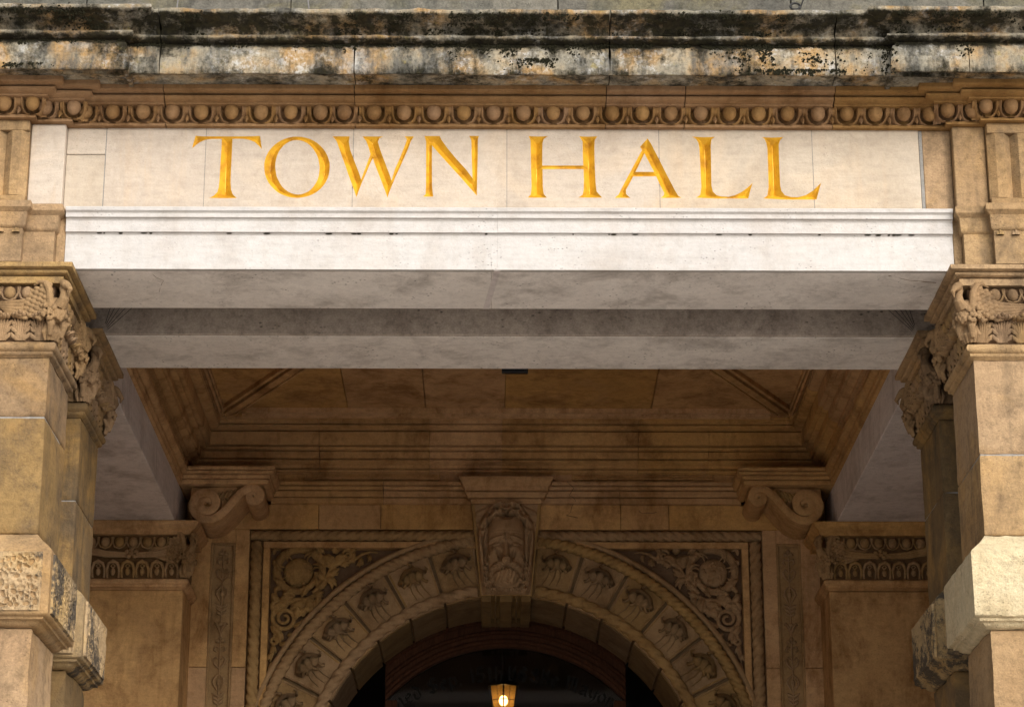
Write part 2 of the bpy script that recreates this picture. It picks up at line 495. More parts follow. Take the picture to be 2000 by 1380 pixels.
def split_x(path, cuts, gap=0.002):
    """cuts a plan path that runs along x into pieces at the joints"""
    def at(x):
        for a, b in zip(path, path[1:]):
            if a[0] <= x <= b[0] and b[0] > a[0]:
                f = (x - a[0]) / (b[0] - a[0]); return (x, a[1] + f * (b[1] - a[1]))
    ed = [None] + list(cuts) + [None]
    out = []
    for l, r in zip(ed, ed[1:]):
        p = [] if l is None else [at(l + gap)]
        p += [q for q in path if (l is None or q[0] > l + gap) and (r is None or q[0] < r - gap)]
        if r is not None: p.append(at(r - gap))
        out.append(p)
    return out


def arc(cx, cz, r, a0, a1, n):
    return [(cx + r * math.sin(R(a0 + (a1 - a0) * i / n)), cz + r * math.cos(R(a0 + (a1 - a0) * i / n))) for i in range(n + 1)]


def rope(pts, r, pitch, lobes=2, n=14, hand=1, depth=0.34):
    """twisted cable moulding along a list of points (finely spaced)"""
    mb = MB(); rows = []; s = 0.0; prev = None
    P = [Vector(p) for p in pts]
    for i, p in enumerate(P):
        if i: s += (p - P[i - 1]).length
        d = (P[min(i + 1, len(P) - 1)] - P[max(i - 1, 0)]).normalized()
        u = Vector((0, -1, 0)); u = (u - d * u.dot(d)).normalized(); q = d.cross(u)
        row = []
        for k in range(n):
            a = 2 * math.pi * k / n
            rr = r * (1 - depth + depth * abs(math.cos(lobes * 0.5 * (a - hand * 2 * math.pi * s / (pitch * lobes) ))) ** 0.7)
            rr *= 1 - 0.10 * abs(math.sin(1.5 * lobes * (a - hand * 2 * math.pi * s / (pitch * lobes)))) * (0.5 + 0.5 * noise.noise(p * 9))
            row.append(tuple(p + (u * math.cos(a) + q * math.sin(a)) * rr))
        rows.append(row)
    mb.grid(rows, closed_v=True)
    return mb


def line_pts(a, b, step):
    a, b = Vector(a), Vector(b)
    k = max(2, int((b - a).length / step))
    return [a.lerp(b, i / k) for i in range(k + 1)]


def smoothstep(a, b, x):
    t = max(0.0, min(1.0, (x - a) / (b - a))); return t * t * (3 - 2 * t)


def crack(name, pts, parent, width=0.003, seed=0):
    """a hairline crack: a thin dark seam lying in the surface"""
    rnd = random.Random(seed); P = []
    for a, b in zip(pts, pts[1:]):
        L = line_pts(a, b, 0.03)
        P += L[:-1]
    P.append(Vector(pts[-1]))
    Q = [p + Vector((rnd.uniform(-1, 1), 0, rnd.uniform(-1, 1))) * 0.006 for p in P]
    mb = MB(); mb.tube(Q, [width * rnd.uniform(0.4, 1.0) for _ in Q], n=5)
    mb.build(name, 'dark_backing', parent)

# outlines of the carved letters, in millimetres (x, z)
LETTERS = [
    ('T', [[(-1468,6206),(-1438,6203),(-1346,6203),(-1301,6203),(-1207,6204),(-1170,6206),(-1164,6174),(-1159,6140),(-1174,6157),(-1194,6176),(-1222,6187),(-1246,6191),(-1297,6191),(-1297,6118),(-1298,6033),(-1298,5974),(-1294,5936),(-1285,5913),(-1266,5895),(-1328,5894),(-1393,5895),(-1372,5907),(-1357,5924),(-1351,5949),(-1349,5991),(-1348,6067),(-1346,6139),(-1346,6190),(-1398,6190),(-1422,6186),(-1445,6175),(-1464,6160),(-1482,6143),(-1476,6173)]]),
    ('O', [[(-842,6050),(-843,6030),(-846,6010),(-852,5991),(-860,5973),(-871,5956),(-883,5941),(-898,5928),(-914,5917),(-932,5908),(-950,5902),(-970,5898),(-989,5896),(-1009,5898),(-1029,5901),(-1047,5908),(-1066,5916),(-1082,5927),(-1098,5941),(-1111,5956),(-1123,5972),(-1132,5990),(-1139,6009),(-1143,6029),(-1145,6049),(-1145,6069),(-1142,6089),(-1136,6108),(-1128,6126),(-1117,6143),(-1104,6158),(-1090,6171),(-1074,6182),(-1056,6191),(-1037,6198),(-1018,6202),(-998,6203),(-978,6202),(-958,6198),(-939,6192),(-921,6183),(-904,6172),(-889,6158),(-875,6143),(-864,6127),(-855,6109),(-848,6089),(-843,6070)],[(-889,6049),(-890,6028),(-892,6007),(-897,5987),(-905,5969),(-915,5953),(-926,5939),(-939,5928),(-954,5920),(-969,5915),(-985,5913),(-1001,5915),(-1017,5920),(-1032,5928),(-1046,5939),(-1059,5952),(-1070,5969),(-1079,5987),(-1087,6006),(-1091,6027),(-1094,6048),(-1094,6070),(-1091,6091),(-1086,6110),(-1079,6129),(-1069,6145),(-1058,6159),(-1044,6170),(-1030,6179),(-1015,6184),(-999,6186),(-982,6184),(-966,6179),(-951,6171),(-937,6160),(-924,6146),(-913,6129),(-903,6111),(-896,6091),(-892,6070)]]),
    ('W', [[(-833,6205),(-753,6205),(-757,6178),(-749,6136),(-729,6081),(-706,6021),(-696,5989),(-681,6035),(-655,6116),(-666,6155),(-677,6183),(-694,6205),(-597,6205),(-616,6195),(-622,6178),(-610,6137),(-588,6076),(-566,6017),(-556,5984),(-541,6040),(-516,6104),(-493,6170),(-487,6190),(-498,6206),(-455,6206),(-468,6184),(-482,6142),(-511,6067),(-536,6007),(-556,5952),(-568,5918),(-573,5899),(-583,5929),(-608,5996),(-635,6067),(-643,6095),(-652,6079),(-672,6025),(-691,5977),(-707,5929),(-716,5900),(-728,5938),(-753,6007),(-780,6085),(-803,6150),(-814,6182)]]),
    ('N', [[(-406,6208),(-335,6208),(-327,6189),(-299,6147),(-255,6091),(-212,6041),(-182,5997),(-186,6110),(-188,6189),(-198,6209),(-153,6209),(-158,6189),(-158,6110),(-160,6018),(-161,5910),(-186,5940),(-233,5997),(-298,6073),(-350,6135),(-370,6161),(-370,6063),(-368,5962),(-365,5925),(-362,5905),(-410,5904),(-398,5916),(-396,5953),(-397,6063),(-398,6179)]]),
    ('H', [[(78,6209),(123,6207),(168,6209),(148,6195),(142,6174),(141,6123),(141,6061),(331,6062),(329,6123),(329,6183),(313,6209),(354,6207),(398,6209),(385,6190),(383,6145),(384,6060),(387,5975),(391,5933),(416,5902),(307,5902),(326,5916),(332,5946),(333,5996),(332,6044),(142,6043),(143,5954),(147,5920),(161,5901),(73,5901),(87,5916),(91,5953),(89,6038),(88,6123),(87,6187)]]),
    ('A', [[(631,6199),(645,6176),(682,6095),(720,6010),(753,5939),(767,5913),(782,5902),(686,5901),(700,5913),(703,5926),(688,5959),(667,6009),(561,6008),(543,5972),(527,5942),(527,5921),(546,5901),(474,5901),(492,5917),(512,5959),(544,6022),(585,6103),(605,6141),(595,6156),(613,6178)],[(615,6124),(639,6073),(658,6031),(572,6031),(588,6065)]]),
    ('L', [[(838,6209),(890,6206),(945,6208),(928,6195),(924,6167),(923,6066),(922,5962),(928,5933),(944,5916),(965,5910),(999,5908),(1030,5916),(1062,5933),(1090,5955),(1113,5978),(1103,5948),(1090,5900),(951,5899),(850,5903),(869,5918),(875,5955),(873,6066),(871,6148),(867,6178),(857,6197)]]),
    ('L', [[(1163,6207),(1211,6205),(1263,6208),(1247,6192),(1240,6168),(1239,6067),(1240,5963),(1245,5937),(1260,5917),(1287,5908),(1321,5907),(1356,5917),(1391,5940),(1430,5979),(1419,5945),(1405,5896),(1276,5895),(1160,5900),(1179,5915),(1186,5956),(1187,6067),(1187,6149),(1183,6179),(1175,6198)]]),
]

# ------------------------------------------------------------------ ground
g = MB(); g.add([(-1500, -1500, 0), (1500, -1500, 0), (1500, 1500, 0), (-1500, 1500, 0)], [(0, 1, 2, 3)])
o = g.build('pavement', 'pave'); o['kind'] = 'structure'
g = MB(); g.box(-2.75, 2.75, 1.6, 5.3, -0.2, 0.004); o = g.build('added_dark_floor', 'floor'); o['kind'] = 'structure'  # unseen dark floor added to cut light bounced up at the arch

ZS = 5.546            # underside of every beam
XI = 2.083            # inner faces of the piers and side beams

# ------------------------------------------------------------------ parapet
par = thing('parapet', 'grey lichened stone parapet course standing above the mossy cornice', 'parapet')
px = [-3.2, -2.02, -1.05, 0.22, 1.33, 2.25, 3.2]
for a, b in zip(px, px[1:]):
    m = MB(); P = [(-0.25, 6.62), (0.0, 6.62), (0.0, 6.86), (-0.03, 6.89), (-0.03, 7.6), (-0.25, 7.6)]
    m.sweep(P, [(a + 0.003, 0.02), (b - 0.003, 0.02)], seg=0.05)
    m.build('parapet_stone', 'parapet', par, 40, (0.006, 9))

# ------------------------------------------------------------------ crown cornice
crown = thing('crown_cornice', 'rain-washed cornice stained with black moss, projecting above the egg-and-dart moulding', 'cornice')
CP = [(-3.2, -0.045), (-2.062, -0.045), (-2.062, 0), (2.04, 0), (2.04, -0.045), (3.2, -0.045)]
CPROF = [(-0.02, 6.392), (0.300, 6.388), (0.302, 6.376), (0.318, 6.374), (0.322, 6.38), (0.323, 6.415), (0.322, 6.450), (0.314, 6.462), (0.312, 6.49), (0.306, 6.510),
         (0.296, 6.520), (0.290, 6.534), (0.318, 6.538), (0.334, 6.546), (0.336, 6.556), (0.326, 6.564), (0.318, 6.566), (0.322, 6.580), (0.338, 6.592), (0.366, 6.602),
         (0.394, 6.610), (0.410, 6.620), (0.426, 6.624), (0.430, 6.630), (0.430, 6.644), (0.42, 6.650), (0.2, 6.672), (-0.02, 6.69)]
for p in split_x(CP, [-1.605, -0.72, 0.445, 1.475, 2.075]):
    m = MB(); m.sweep(CPROF, p, seg=0.022)
    m.build('cornice_stone', 'crown', crown, 50, (0.013, 9))
m = MB(); m.box(-3.2, 3.2, 0.03, 0.5, 6.2445, 6.618); m.box(-3.2, 3.2, -0.03, 0.029, 6.41, 6.618); m.build('cornice_core', 'dark_backing', crown)
# clumps of moss growing on the ledges
rnd = random.Random(3)
ico = [(0, 0, 1), (0.9, 0, 0.1), (0.28, 0.85, 0), (-0.72, 0.53, 0.1), (-0.72, -0.53, -0.1), (0.28, -0.85, 0), (0, 0, -1)]
icf = [(0, 1, 2), (0, 2, 3), (0, 3, 4), (0, 4, 5), (0, 5, 1), (6, 2, 1), (6, 3, 2), (6, 4, 3), (6, 5, 4), (6, 1, 5)]
m = MB(); k = 0
def tuft(x, o_, z, r):
    yb = -0.045 if (x < -2.062 + o_ and x < 0) or x > 2.04 - o_ else 0.0
    m.add([(x + r * a * rnd.uniform(.7, 1.4), yb - o_ + r * b * 0.7, z + r * e * rnd.uniform(.7, 1.3)) for a, b, e in ico], icf)
while k < 5200:
    x = rnd.uniform(-2.6, 2.6)
    o_, z = rnd.choice([(0.298, 6.530), (0.300, 6.524), (0.322, 6.570), (0.335, 6.588), (0.370, 6.602), (0.405, 6.616), (0.425, 6.622)])
    d = noise.noise((x * 2.2, z * 9, 3.1)) + 0.6 * noise.noise((x * 8.0, z * 22, 1.7))
    if d < 0.10: continue
    k += 1
    tuft(x, o_ + rnd.uniform(-0.004, 0.004), z + rnd.gauss(0, 0.009), 0.0022 + 0.0065 * rnd.random() ** 2)
# hanging drips over the fascia
for x0, x1, zt, zb, n in [(1.02, 1.48, 6.53, 6.37, 1500), (0.02, 0.22, 6.45, 6.375, 420), (-0.16, 0.04, 6.53, 6.455, 380), (0.10, 0.40, 6.53, 6.47, 420), (1.62, 1.74, 6.53, 6.38, 420), (2.03, 2.10, 6.53, 6.40, 160), (-2.5, -1.9, 6.53, 6.47, 500),
                          (-0.95, -0.55, 6.53, 6.485, 420), (-2.40, -2.15, 6.40, 6.372, 200), (0.72, 0.98, 6.53, 6.47, 320), (1.10, 1.50, 6.400, 6.368, 700), (-1.45, -1.15, 6.53, 6.49, 260), (-0.30, -0.25, 6.50, 6.42, 60)]:
    q = 0; tries = 0; n = int(n * 0.55)
    while q < n and tries < 40 * n:
        tries += 1
        x = (x0 + x1) / 2 + rnd.gauss(0, 0.30) * (x1 - x0); f = rnd.random() ** 1.5; z = zt + (zb - zt) * f * rnd.uniform(0.5, 1.15)
        if noise.noise((x * 14, z * 7, 8.8)) + 0.5 * noise.noise((x * 40, z * 25, 2.2)) < -0.12 + 0.45 * f - 0.25 * (zb < 6.4): continue
        q += 1
        o_ = 0.298 if z > 6.515 else 0.308 if z > 6.49 else 0.316 if z > 6.46 else 0.324
        tuft(x, o_, z, 0.0022 + 0.006 * rnd.random() ** 2)
mo = m.build('moss', 'moss', crown); mo['kind'] = 'stuff'

# ------------------------------------------------------------------ bed moulding with eggs and darts
bed = thing('bed_moulding', 'brown egg-and-dart moulding running under the mossy cornice above the lettering', 'moulding')
BP = [(-3.2, -0.09), (-2.222, -0.09), (-2.222, -0.045), (-2.062, -0.045), (-2.062, 0), (2.04, 0), (2.04, -0.045), (2.192, -0.045), (2.192, -0.09), (3.2, -0.09)]
BPROF = [(-0.02, 6.243), (0.03, 6.243), (0.031, 6.254), (0.030, 6.257), (0.006, 6.262), (0.004, 6.290), (0.012, 6.316), (0.022, 6.324), (0.091, 6.325), (0.092, 6.333),
         (0.099, 6.334), (0.113, 6.337), (0.126, 6.342), (0.131, 6.347), (0.131, 6.353), (0.112, 6.354), (0.112, 6.362), (0.164, 6.363), (0.166, 6.367), (0.170, 6.368), (0.170, 6.389), (0.150, 6.391), (0.150, 6.400), (-0.02, 6.40)]
for p in split_x(BP, [-1.605, -0.727, 0.435, 0.80, 1.49]):
    m = MB(); m.sweep(BPROF, p, seg=0.06)
    m.build('moulding_stone', 'bed', bed, 35, (0.003, 14))
m = MB(); m.ell((0, 0, 0), (0.0335, 0.036, 0.047), nu=14, nv=10); egg_me = m.mesh('egg', 'bed', 180)
m = MB(); rows = []           # socket tile: rounded rim round a deep egg-shaped hollow, flat web to the sides
for j in range(21):
    z = -0.036 + 0.072 * j / 20; row = []
    for i in range(37):
        x = -0.0692 + 0.1384 * i / 36
        q = math.hypot(x / 0.047, min(0.0, z - 0.008) / 0.040)
        o_ = 0.020 + 0.036 * smoothstep(-0.036, 0.034, z)
        rim = 0.008 * math.exp(-((q - 1.11) / 0.07) ** 2)
        hollow = 0.044 * (1 - smoothstep(0.88, 1.03, q))
        side = smoothstep(1.22, 1.30, q) * smoothstep(0.016, -0.004, z) * 0.026 if abs(x) < 0.066 else 0.012 * smoothstep(0.016, -0.004, z)
        row.append((x, -(o_ + rim - hollow - side), z))
    rows.append(row)
m.grid(rows); shell_me = m.mesh('egg_shell', 'bed', 55)
m = MB()
m.add([(-0.013, 0, 0.004), (0, -0.018, 0.002), (0.013, 0, 0.004), (0, -0.004, -0.036), (0, -0.006, 0.022)], [(0, 1, 3), (1, 2, 3), (0, 4, 1), (4, 2, 1), (0, 3, 2), (0, 2, 4)])
dart_me = m.mesh('dart', 'bed', 50)
runs = [(-0.09, [-2.60, -2.47, -2.335, -2.205]), (-0.045, [-2.155, -2.022]),
        (0, [-1.975, -1.850, -1.709, -1.573, -1.440, -1.300, -1.163, -1.025, -0.888] + [-0.777 + 0.1384 * i for i in range(9)] + [0.465, 0.605, 0.738, 0.876, 1.010, 1.145, 1.280, 1.420, 1.555, 1.688, 1.820, 1.940]),
        (-0.045, [2.016, 2.130]), (-0.09, [2.185, 2.300, 2.435, 2.57])]
for yb, xs in runs:
    for i, x in enumerate(xs):
        e = link('egg', egg_me, bed); e.location = (x, yb - 0.052, 6.309); e.rotation_euler = (R(-24), 0, R(rnd.uniform(-4, 4)))
        e.scale = (rnd.uniform(0.95, 1.05),) * 3
        s_ = link('egg_shell', shell_me, bed); s_.location = ((xs[max(i - 1, 0)] + xs[min(i + 1, len(xs) - 1)]) / 2 if 0 < i < len(xs) - 1 else x, yb - 0.012, 6.290)
        wd = (xs[i + 1] - xs[i - 1]) / 2 if 0 < i < len(xs) - 1 else 0.128
        s_.location.x = x; s_.scale = (wd / 0.1384, 1, 1)
        if i < len(xs) - 1:
            d_ = link('dart', dart_me, bed); d_.location = ((x + xs[i + 1]) / 2, yb - 0.034, 6.280); d_.rotation_euler = (R(-26), 0, 0)

# ------------------------------------------------------------------ inscribed frieze
fr = thing('inscribed_frieze', 'cream stone frieze carved with the gilded letters TOWN HALL', 'frieze')
def inside(poly, P):
    x, y = P[:, 0], P[:, 1]; c = np.zeros(len(P), bool); n = len(poly)
    for i in range(n):
        x1, y1 = poly[i]; x2, y2 = poly[(i + 1) % n]
        if y1 == y2: continue
        c ^= ((y1 > y) != (y2 > y)) & (x < (x2 - x1) * (y - y1) / (y2 - y1) + x1)
    return c
def in_letter(loops, P):
    c = np.zeros(len(P), bool)
    for l in loops: c ^= inside(l, P)
    return c
def refine(loop, step):
    out = []
    for a, b in zip(loop, loop[1:] + loop[:1]):
        L = math.dist(a, b); k = max(1, int(L / step))
        out += [(a[0] + (b[0] - a[0]) * i / k, a[1] + (b[1] - a[1]) * i / k) for i in range(k)]
    return out
LET = [(c, [refine([(x / 1000, z / 1000) for x, z in l], 0.008) for l in loops]) for c, loops in LETTERS]
def cdt(loops, extra=()):
    vs = []; es = []
    for l in loops:
        k = len(vs); vs += [Vector(p) for p in l]
        es += [(k + i, k + (i + 1) % len(l)) for i in range(len(l))]
    vs += [Vector(p) for p in extra]
    r = delaunay_2d_cdt(vs, es, [], 0, 1e-6)
    V = np.array([tuple(v) for v in r[0]]); F = np.array([f for f in r[2] if len(f) == 3])
    return V, F
FX = [-2.062, -1.880, -1.419, -0.735, -0.023, 0.683, 1.395, 1.892]
for a, b in zip(FX[1:], FX[2:]):
    g_ = 0.0016
    rect = [(a + g_, 5.836), (b - g_, 5.836), (b - g_, 6.243), (a + g_, 6.243)]
    near = [l for c, loops in LET for l in loops if max(p[0] for p in l) > a and min(p[0] for p in l) < b]
    V, F = cdt([rect] + near)
    C = V[F].mean(1)
    keep = inside(rect, C)
    for c, loops in LET: keep &= ~in_letter(loops, C)
    m = MB(); m.add([(x, 0.0, z) for x, z in V], [tuple(int(i) for i in f) for f in F[keep]])
    q = [(x, 0, z) for x, z in rect] + [(x, 0.06, z) for x, z in rect]
    m.add(q, [(0, 1, 5, 4), (2, 3, 7, 6)])
    for xe in (a + g_, b - g_):       # cheeks of the joint, left open where a letter is cut through it
        zz = np.linspace(5.836, 6.243, 103)
        ok = ~np.any([in_letter(loops, np.c_[np.full(102, xe), (zz[1:] + zz[:-1]) / 2]) for c, loops in LET], axis=0)
        for k_ in range(102):
            if ok[k_]: m.add([(xe, 0, zz[k_]), (xe, 0, zz[k_ + 1]), (xe, 0.044, zz[k_ + 1]), (xe, 0.044, zz[k_])], [(0, 1, 2, 3)])
    m.build('frieze_stone', 'frieze', fr)
for (x0, x1, z0, z1, mt) in [(-2.062, -1.8816, 5.836, 6.108, 'frieze'), (-2.062, -1.8816, 6.111, 6.243, 'frieze')]:
    m = MB(); m.box(x0, x1, 0.0, 0.06, z0, z1, 0.003); m.build('frieze_stone', mt, fr)
m = MB(); m.box(1.908, 2.04, 0.001, 0.06, 5.836, 6.243, 0.003); o = m.build('frieze_stone', 'honey', fr); o['label'] = 'warm honey-coloured end stone'
m = MB(); m.box(-2.06, 1.8925, 0.045, 0.5, 5.84, 6.24)
for x in FX[1:-1]:            # pointing of the joints, broken where a letter crosses them
    zz = np.arange(5.840, 6.241, 0.004); ok = ~np.any([in_letter(loops, np.c_[np.full(len(zz), x + dx), zz]) for c, loops in LET for dx in (-0.004, 0, 0.004)], axis=0)
    st = None
    for z, k in list(zip(zz, ok)) + [(6.244, False)]:
        if k and st is None: st = z
        if not k and st is not None:
            if z - st > 0.01: m.box(x - 0.0045, x + 0.0045, 0.0010, 0.045, st, z - 0.004, 0.001)
            st = None
m.box(1.8925, 1.9075, 0.0015, 0.05, 5.838, 6.242, 0.001); m.box(1.9075, 2.038, 0.03, 0.5, 5.84, 6.24)
m.build('mortar_bed', 'mortar', fr)
for c, loops in LET:
    allp = np.array([p for l in loops for p in l])
    lo, hi = allp.min(0), allp.max(0); st = 0.0034
    gx, gz = np.meshgrid(np.arange(lo[0], hi[0], st), np.arange(lo[1], hi[1], st))
    G = np.c_[gx.ravel(), gz.ravel()]
    G = G[in_letter(loops, G)]
    A = np.concatenate([np.array(l) for l in loops]); B = np.concatenate([np.array(l[1:] + l[:1]) for l in loops])
    def dist(P):
        ab = B - A; t = ((P[:, None, :] - A[None]) * ab[None]).sum(2) / (ab ** 2).sum(1)[None]
        t = np.clip(t, 0, 1); Q = A[None] + t[..., None] * ab[None]
        return np.sqrt(((P[:, None, :] - Q) ** 2).sum(2)).min(1)
    G = G[dist(G) > 0.0012]
    V, F = cdt(loops, [tuple(p) for p in G])
    F = F[in_letter(loops, V[F].mean(1))]
    D = dist(V) * 1.05
    m = MB(); m.add([(x, d, z) for (x, z), d in zip(V, D)], [tuple(int(i) for i in f) for f in F])
    m.build('letter', 'gold', fr, 35)

# ------------------------------------------------------------------ entablature over the piers
for s, lab in ((-1, 'warm stone entablature block above the left-hand piers, with a fluted panel beside the cream frieze'),
               (1, 'warm stone entablature block above the right-hand piers, with a pale fluted panel at the edge')):
    ent = thing('pier_entablature', lab, 'entablature', 'entablature blocks over the piers')
    xa, xb = (2.222, 2.062) if s < 0 else (2.192, 2.04)
    X = lambda v: s * v
    m = MB(); a, b = sorted((X(xa - 0.001), X(xb + 0.001))); m.box(a, b, -0.045, 0.3, 5.843, 6.2425, 0.004)
    m.build('plain_block', 'frieze' if s < 0 else 'honey', ent)
    # fluted block: V channels stopped short of top and foot
    e0 = xa + 0.001
    plan = [(e0, -0.068), (e0 + 0.035, -0.09), (e0 + 0.075, -0.09), (e0 + 0.108, -0.058), (e0 + 0.141, -0.09), (e0 + 0.19, -0.09), (e0 + 0.223, -0.058), (e0 + 0.256, -0.09), (e0 + 0.6, -0.09), (e0 + 0.6, 0.3), (e0, 0.3)]
    m = MB(); P = [(X(p[0]), p[1]) for p in plan]; m.prism(P, 5.872, 6.192, 'xy')
    a, b = sorted((X(e0), X(e0 + 0.6))); m.box(a, b, -0.0905, 0.3, 6.193, 6.2425, 0.003); m.box(a, b, -0.0905, 0.3, 5.843, 5.871, 0.003)
    m.build('fluted_block', 'honey', ent)
    path = [(-2.9, -0.09), (-2.222, -0.09), (-2.222, -0.045), (-2.085, -0.045), (-2.085, 0.05)]
    if s > 0: path = [(-x, y) for x, y in [(-2.9, -0.09), (-2.195, -0.09), (-2.195, -0.045), (-2.065, -0.045), (-2.065, 0.05)]][::-1]
    AP = [(-0.2, 5.5485), (0, 5.5485), (0, 5.708), (0.006, 5.712), (0.012, 5.718), (0.014, 5.724), (0.018, 5.782), (0.024, 5.787), (0.034, 5.796), (0.038, 5.800), (0.038, 5.826), (0.034, 5.832), (0.0, 5.8425), (-0.2, 5.8425)]
    m = MB(); m.sweep(AP, path, seg=0.05); m.build('architrave_stone', 'honey', ent, 35, (0.002, 15))
    m = MB()
    a, b = sorted((X(2.0845 if s < 0 else 2.0645), X(2.042 if s < 0 else 2.024))); m.box(a, b, 0.001, 0.528, 5.5485, 5.835, 0.003)
    a, b = sorted((X(2.0860), X(2.75))); m.box(a, b, 0.17, 0.53, 5.5487, 6.24, 0.003)
    m.build('return_stone', 'honey', ent)
    for k in range(5):
        q = MB(); xx = X(e0 + 0.028 + 0.072 * k)
        q.sweep([(-0.014, 5.686), (0.0, 5.686), (-0.006, 5.7075), (-0.014, 5.7075)], [(xx - 0.018, -0.104), (xx + 0.018, -0.104), (xx + 0.018, -0.092), (xx - 0.018, -0.092)], closed=True)
        q.build('gutta', 'honey', ent)

# ------------------------------------------------------------------ beams
fb = thing('front_beam', 'bright white moulded stone beam spanning the porch just under the lettering', 'beam', 'stone beams over the porch opening')
WP = [(-0.529, ZS + 0.02), (-0.03, ZS + 0.02), (-0.03, ZS), (0.0, ZS), (0.0, 5.712), (0.003, 5.716), (0.003, 5.720), (0.016, 5.722), (0.017, 5.776), (0.02, 5.780), (0.021, 5.784), (0.034, 5.787), (0.035, 5.806), (0.038, 5.810), (0.047, 5.815), (0.048, 5.829), (0.044, 5.834), (0, 5.8355), (-0.529, 5.8355)]
for a, b in ((-2.0405, -0.094), (-0.066, 2.0225)):
    m = MB(); m.sweep(WP, [(a, 0.0), (b, 0.0)], seg=0.08); m.build('beam_stone', 'white', fb, 30, (0.0015, 12))
m = MB(); m.sweep([(o_ - 0.0012, z + (0.001 if i < 4 else 0)) for i, (o_, z) in enumerate(WP)], [(-0.0935, 0.0), (-0.0665, 0.0)]); m.build('mortar_joint', 'white', fb)
for a, b in ((-2.0405, -0.094), (-0.093, 2.0225)):
    m = MB(); m.box(a, b, 0.0305, 0.5285, ZS, ZS + 0.0195, 0.002); m.build('soffit_slab', 'soffit', fb)
m = MB(); m.prism([(-0.080, 0.006), (-0.052, 0.006), (-0.105, 0.525), (-0.133, 0.525)], ZS - 0.002, ZS + 0.01, 'xy'); m.build('mortar_strip', 'lilac', fb)
rnd2 = random.Random(5); m = MB()     # dirt lodged in the groove of the mouldings
for k in range(26):
    x = rnd2.uniform(-1.9, 1.9); m.ell((x, -0.006, 5.7185), (rnd2.uniform(.004, .018), .004, rnd2.uniform(.002, .005)), nu=6, nv=4)
dm = m.build('dirt', 'moss', fb); dm['kind'] = 'stuff'
rb = thing('rear_beam', 'second pale stone beam behind the white one, its face dark and pitted', 'beam', 'stone beams over the porch opening')
m = MB(); m.box(-2.6, 2.6, 0.935, 1.44, ZS, 6.12, 0.005); m.build('beam_stone', 'soffit', rb)
m = MB(); m.box(-2.6, 2.6, 0.912, 0.9345, ZS + 0.0005, 6.12, 0.004); m.build('facing_slab', 'pitted', rb)  # front face split off in a darker, pitted stone than the beam
for s, lab in ((-1, 'lilac-grey side beam seen from below, running back to the left wall pilaster'), (1, 'lilac-grey side beam seen from below, running back to the right wall pilaster')):
    sb = thing('side_beam', lab, 'beam', 'side beams of the porch')
    for y0, y1 in ((1.442, 3.1), (3.103, 4.995)):
        m = MB(); a, b = sorted((s * XI, s * 2.75)); m.box(a, b, y0, y1, ZS, 5.809, 0.004); m.build('beam_stone', 'lilac', sb)
        m = MB(); m.box(a, b, y0, y1, 5.811, 6.12, 0.004); m.build('upper_stone', 'inner', sb)

# ------------------------------------------------------------------ carvings shared by the capitals
m = MB()                     # acanthus leaf: fanning ribs, notched side lobes, wavy lip curling forward
for k in range(7):
    u = (k - 3) / 3
    m.tube([(u * 0.018, -0.008, 0.0), (u * 0.022, -0.012 - 0.004 * (1 - abs(u)), 0.045), (u * 0.034, -0.016, 0.085 - 0.010 * abs(u)), (u * 0.043, -0.024 + 0.008 * abs(u), 0.112 - 0.022 * abs(u))],
           [0.007, 0.0062, 0.0065, 0.004], 6)
for t in (-1, 1):
    for k, z in enumerate((0.022, 0.052, 0.080)):
        m.tube([(0.014 * t, -0.010, z - 0.016), (0.034 * t, -0.018, z - 0.002), (0.043 * t, -0.016, z + 0.014)], [0.008, 0.0095, 0.004], 7, 0.7, up=(0, 1, 0))
for k in range(5):
    u = (k - 2) / 2
    m.ell((u * 0.030, -0.050 + 0.016 * abs(u), 0.116 - 0.006 * abs(u) - 0.005 * (k % 2)), (0.0115, 0.022, 0.009), [(1, 0, 0), (0, 1, -0.35), (0, 0.35, 1)], 8, 6)
m.ell((0, -0.030, 0.110), (0.030, 0.026, 0.012), nu=10, nv=6)
leaf_me = m.mesh('acanthus_leaf', 'carved', 60)
m = MB(); m.ell((0, 0, 0), (0.027, 0.026, 0.031), nu=12, nv=8); cegg_me = m.mesh('egg', 'carved', 180)
m = MB(); m.tube([(-0.036, 0.006, 0.032), (-0.039, -0.002, 0.0), (-0.026, -0.004, -0.028), (0, 0, -0.037), (0.026, -0.004, -0.028), (0.039, -0.002, 0.0), (0.036, 0.006, 0.032)], 0.006, 6)
cshell_me = m.mesh('egg_shell', 'carved', 60)

def wing(m):
    """one raised wing on the front face (y<0), its flight feathers reaching to -x from the shoulder"""
    for k in range(5):
        z0 = 0.150 - 0.021 * k
        m.tube([(-0.060, -0.034, z0), (-0.13, -0.034, z0 - 0.012), (-0.20, -0.026, z0 - 0.014 + 0.007 * k), (-0.268 + 0.012 * k, -0.014, z0 - 0.008 + 0.010 * k)], [0.0125, 0.0125, 0.0105, 0.004], 6, 0.6, up=(0, 1, 0))
    for r_ in range(4):
        for k in range(7):
            m.ell((-0.010 - 0.027 * r_ - 0.004 * k, -0.052 + 0.005 * r_ - 0.003 * (k % 2), 0.224 - 0.024 * k - 0.010 * r_), (0.0185, 0.010, 0.0125), [(1, 0, -0.45), (0.25, 1, 0), (0.45, 0, 1)], 8, 5)
    m.tube([(0.0, -0.046, 0.06), (0.002, -0.054, 0.12), (-0.006, -0.056, 0.190), (-0.026, -0.052, 0.232), (-0.056, -0.044, 0.240), (-0.082, -0.036, 0.224)], [0.014, 0.017, 0.018, 0.016, 0.012, 0.005], 8)
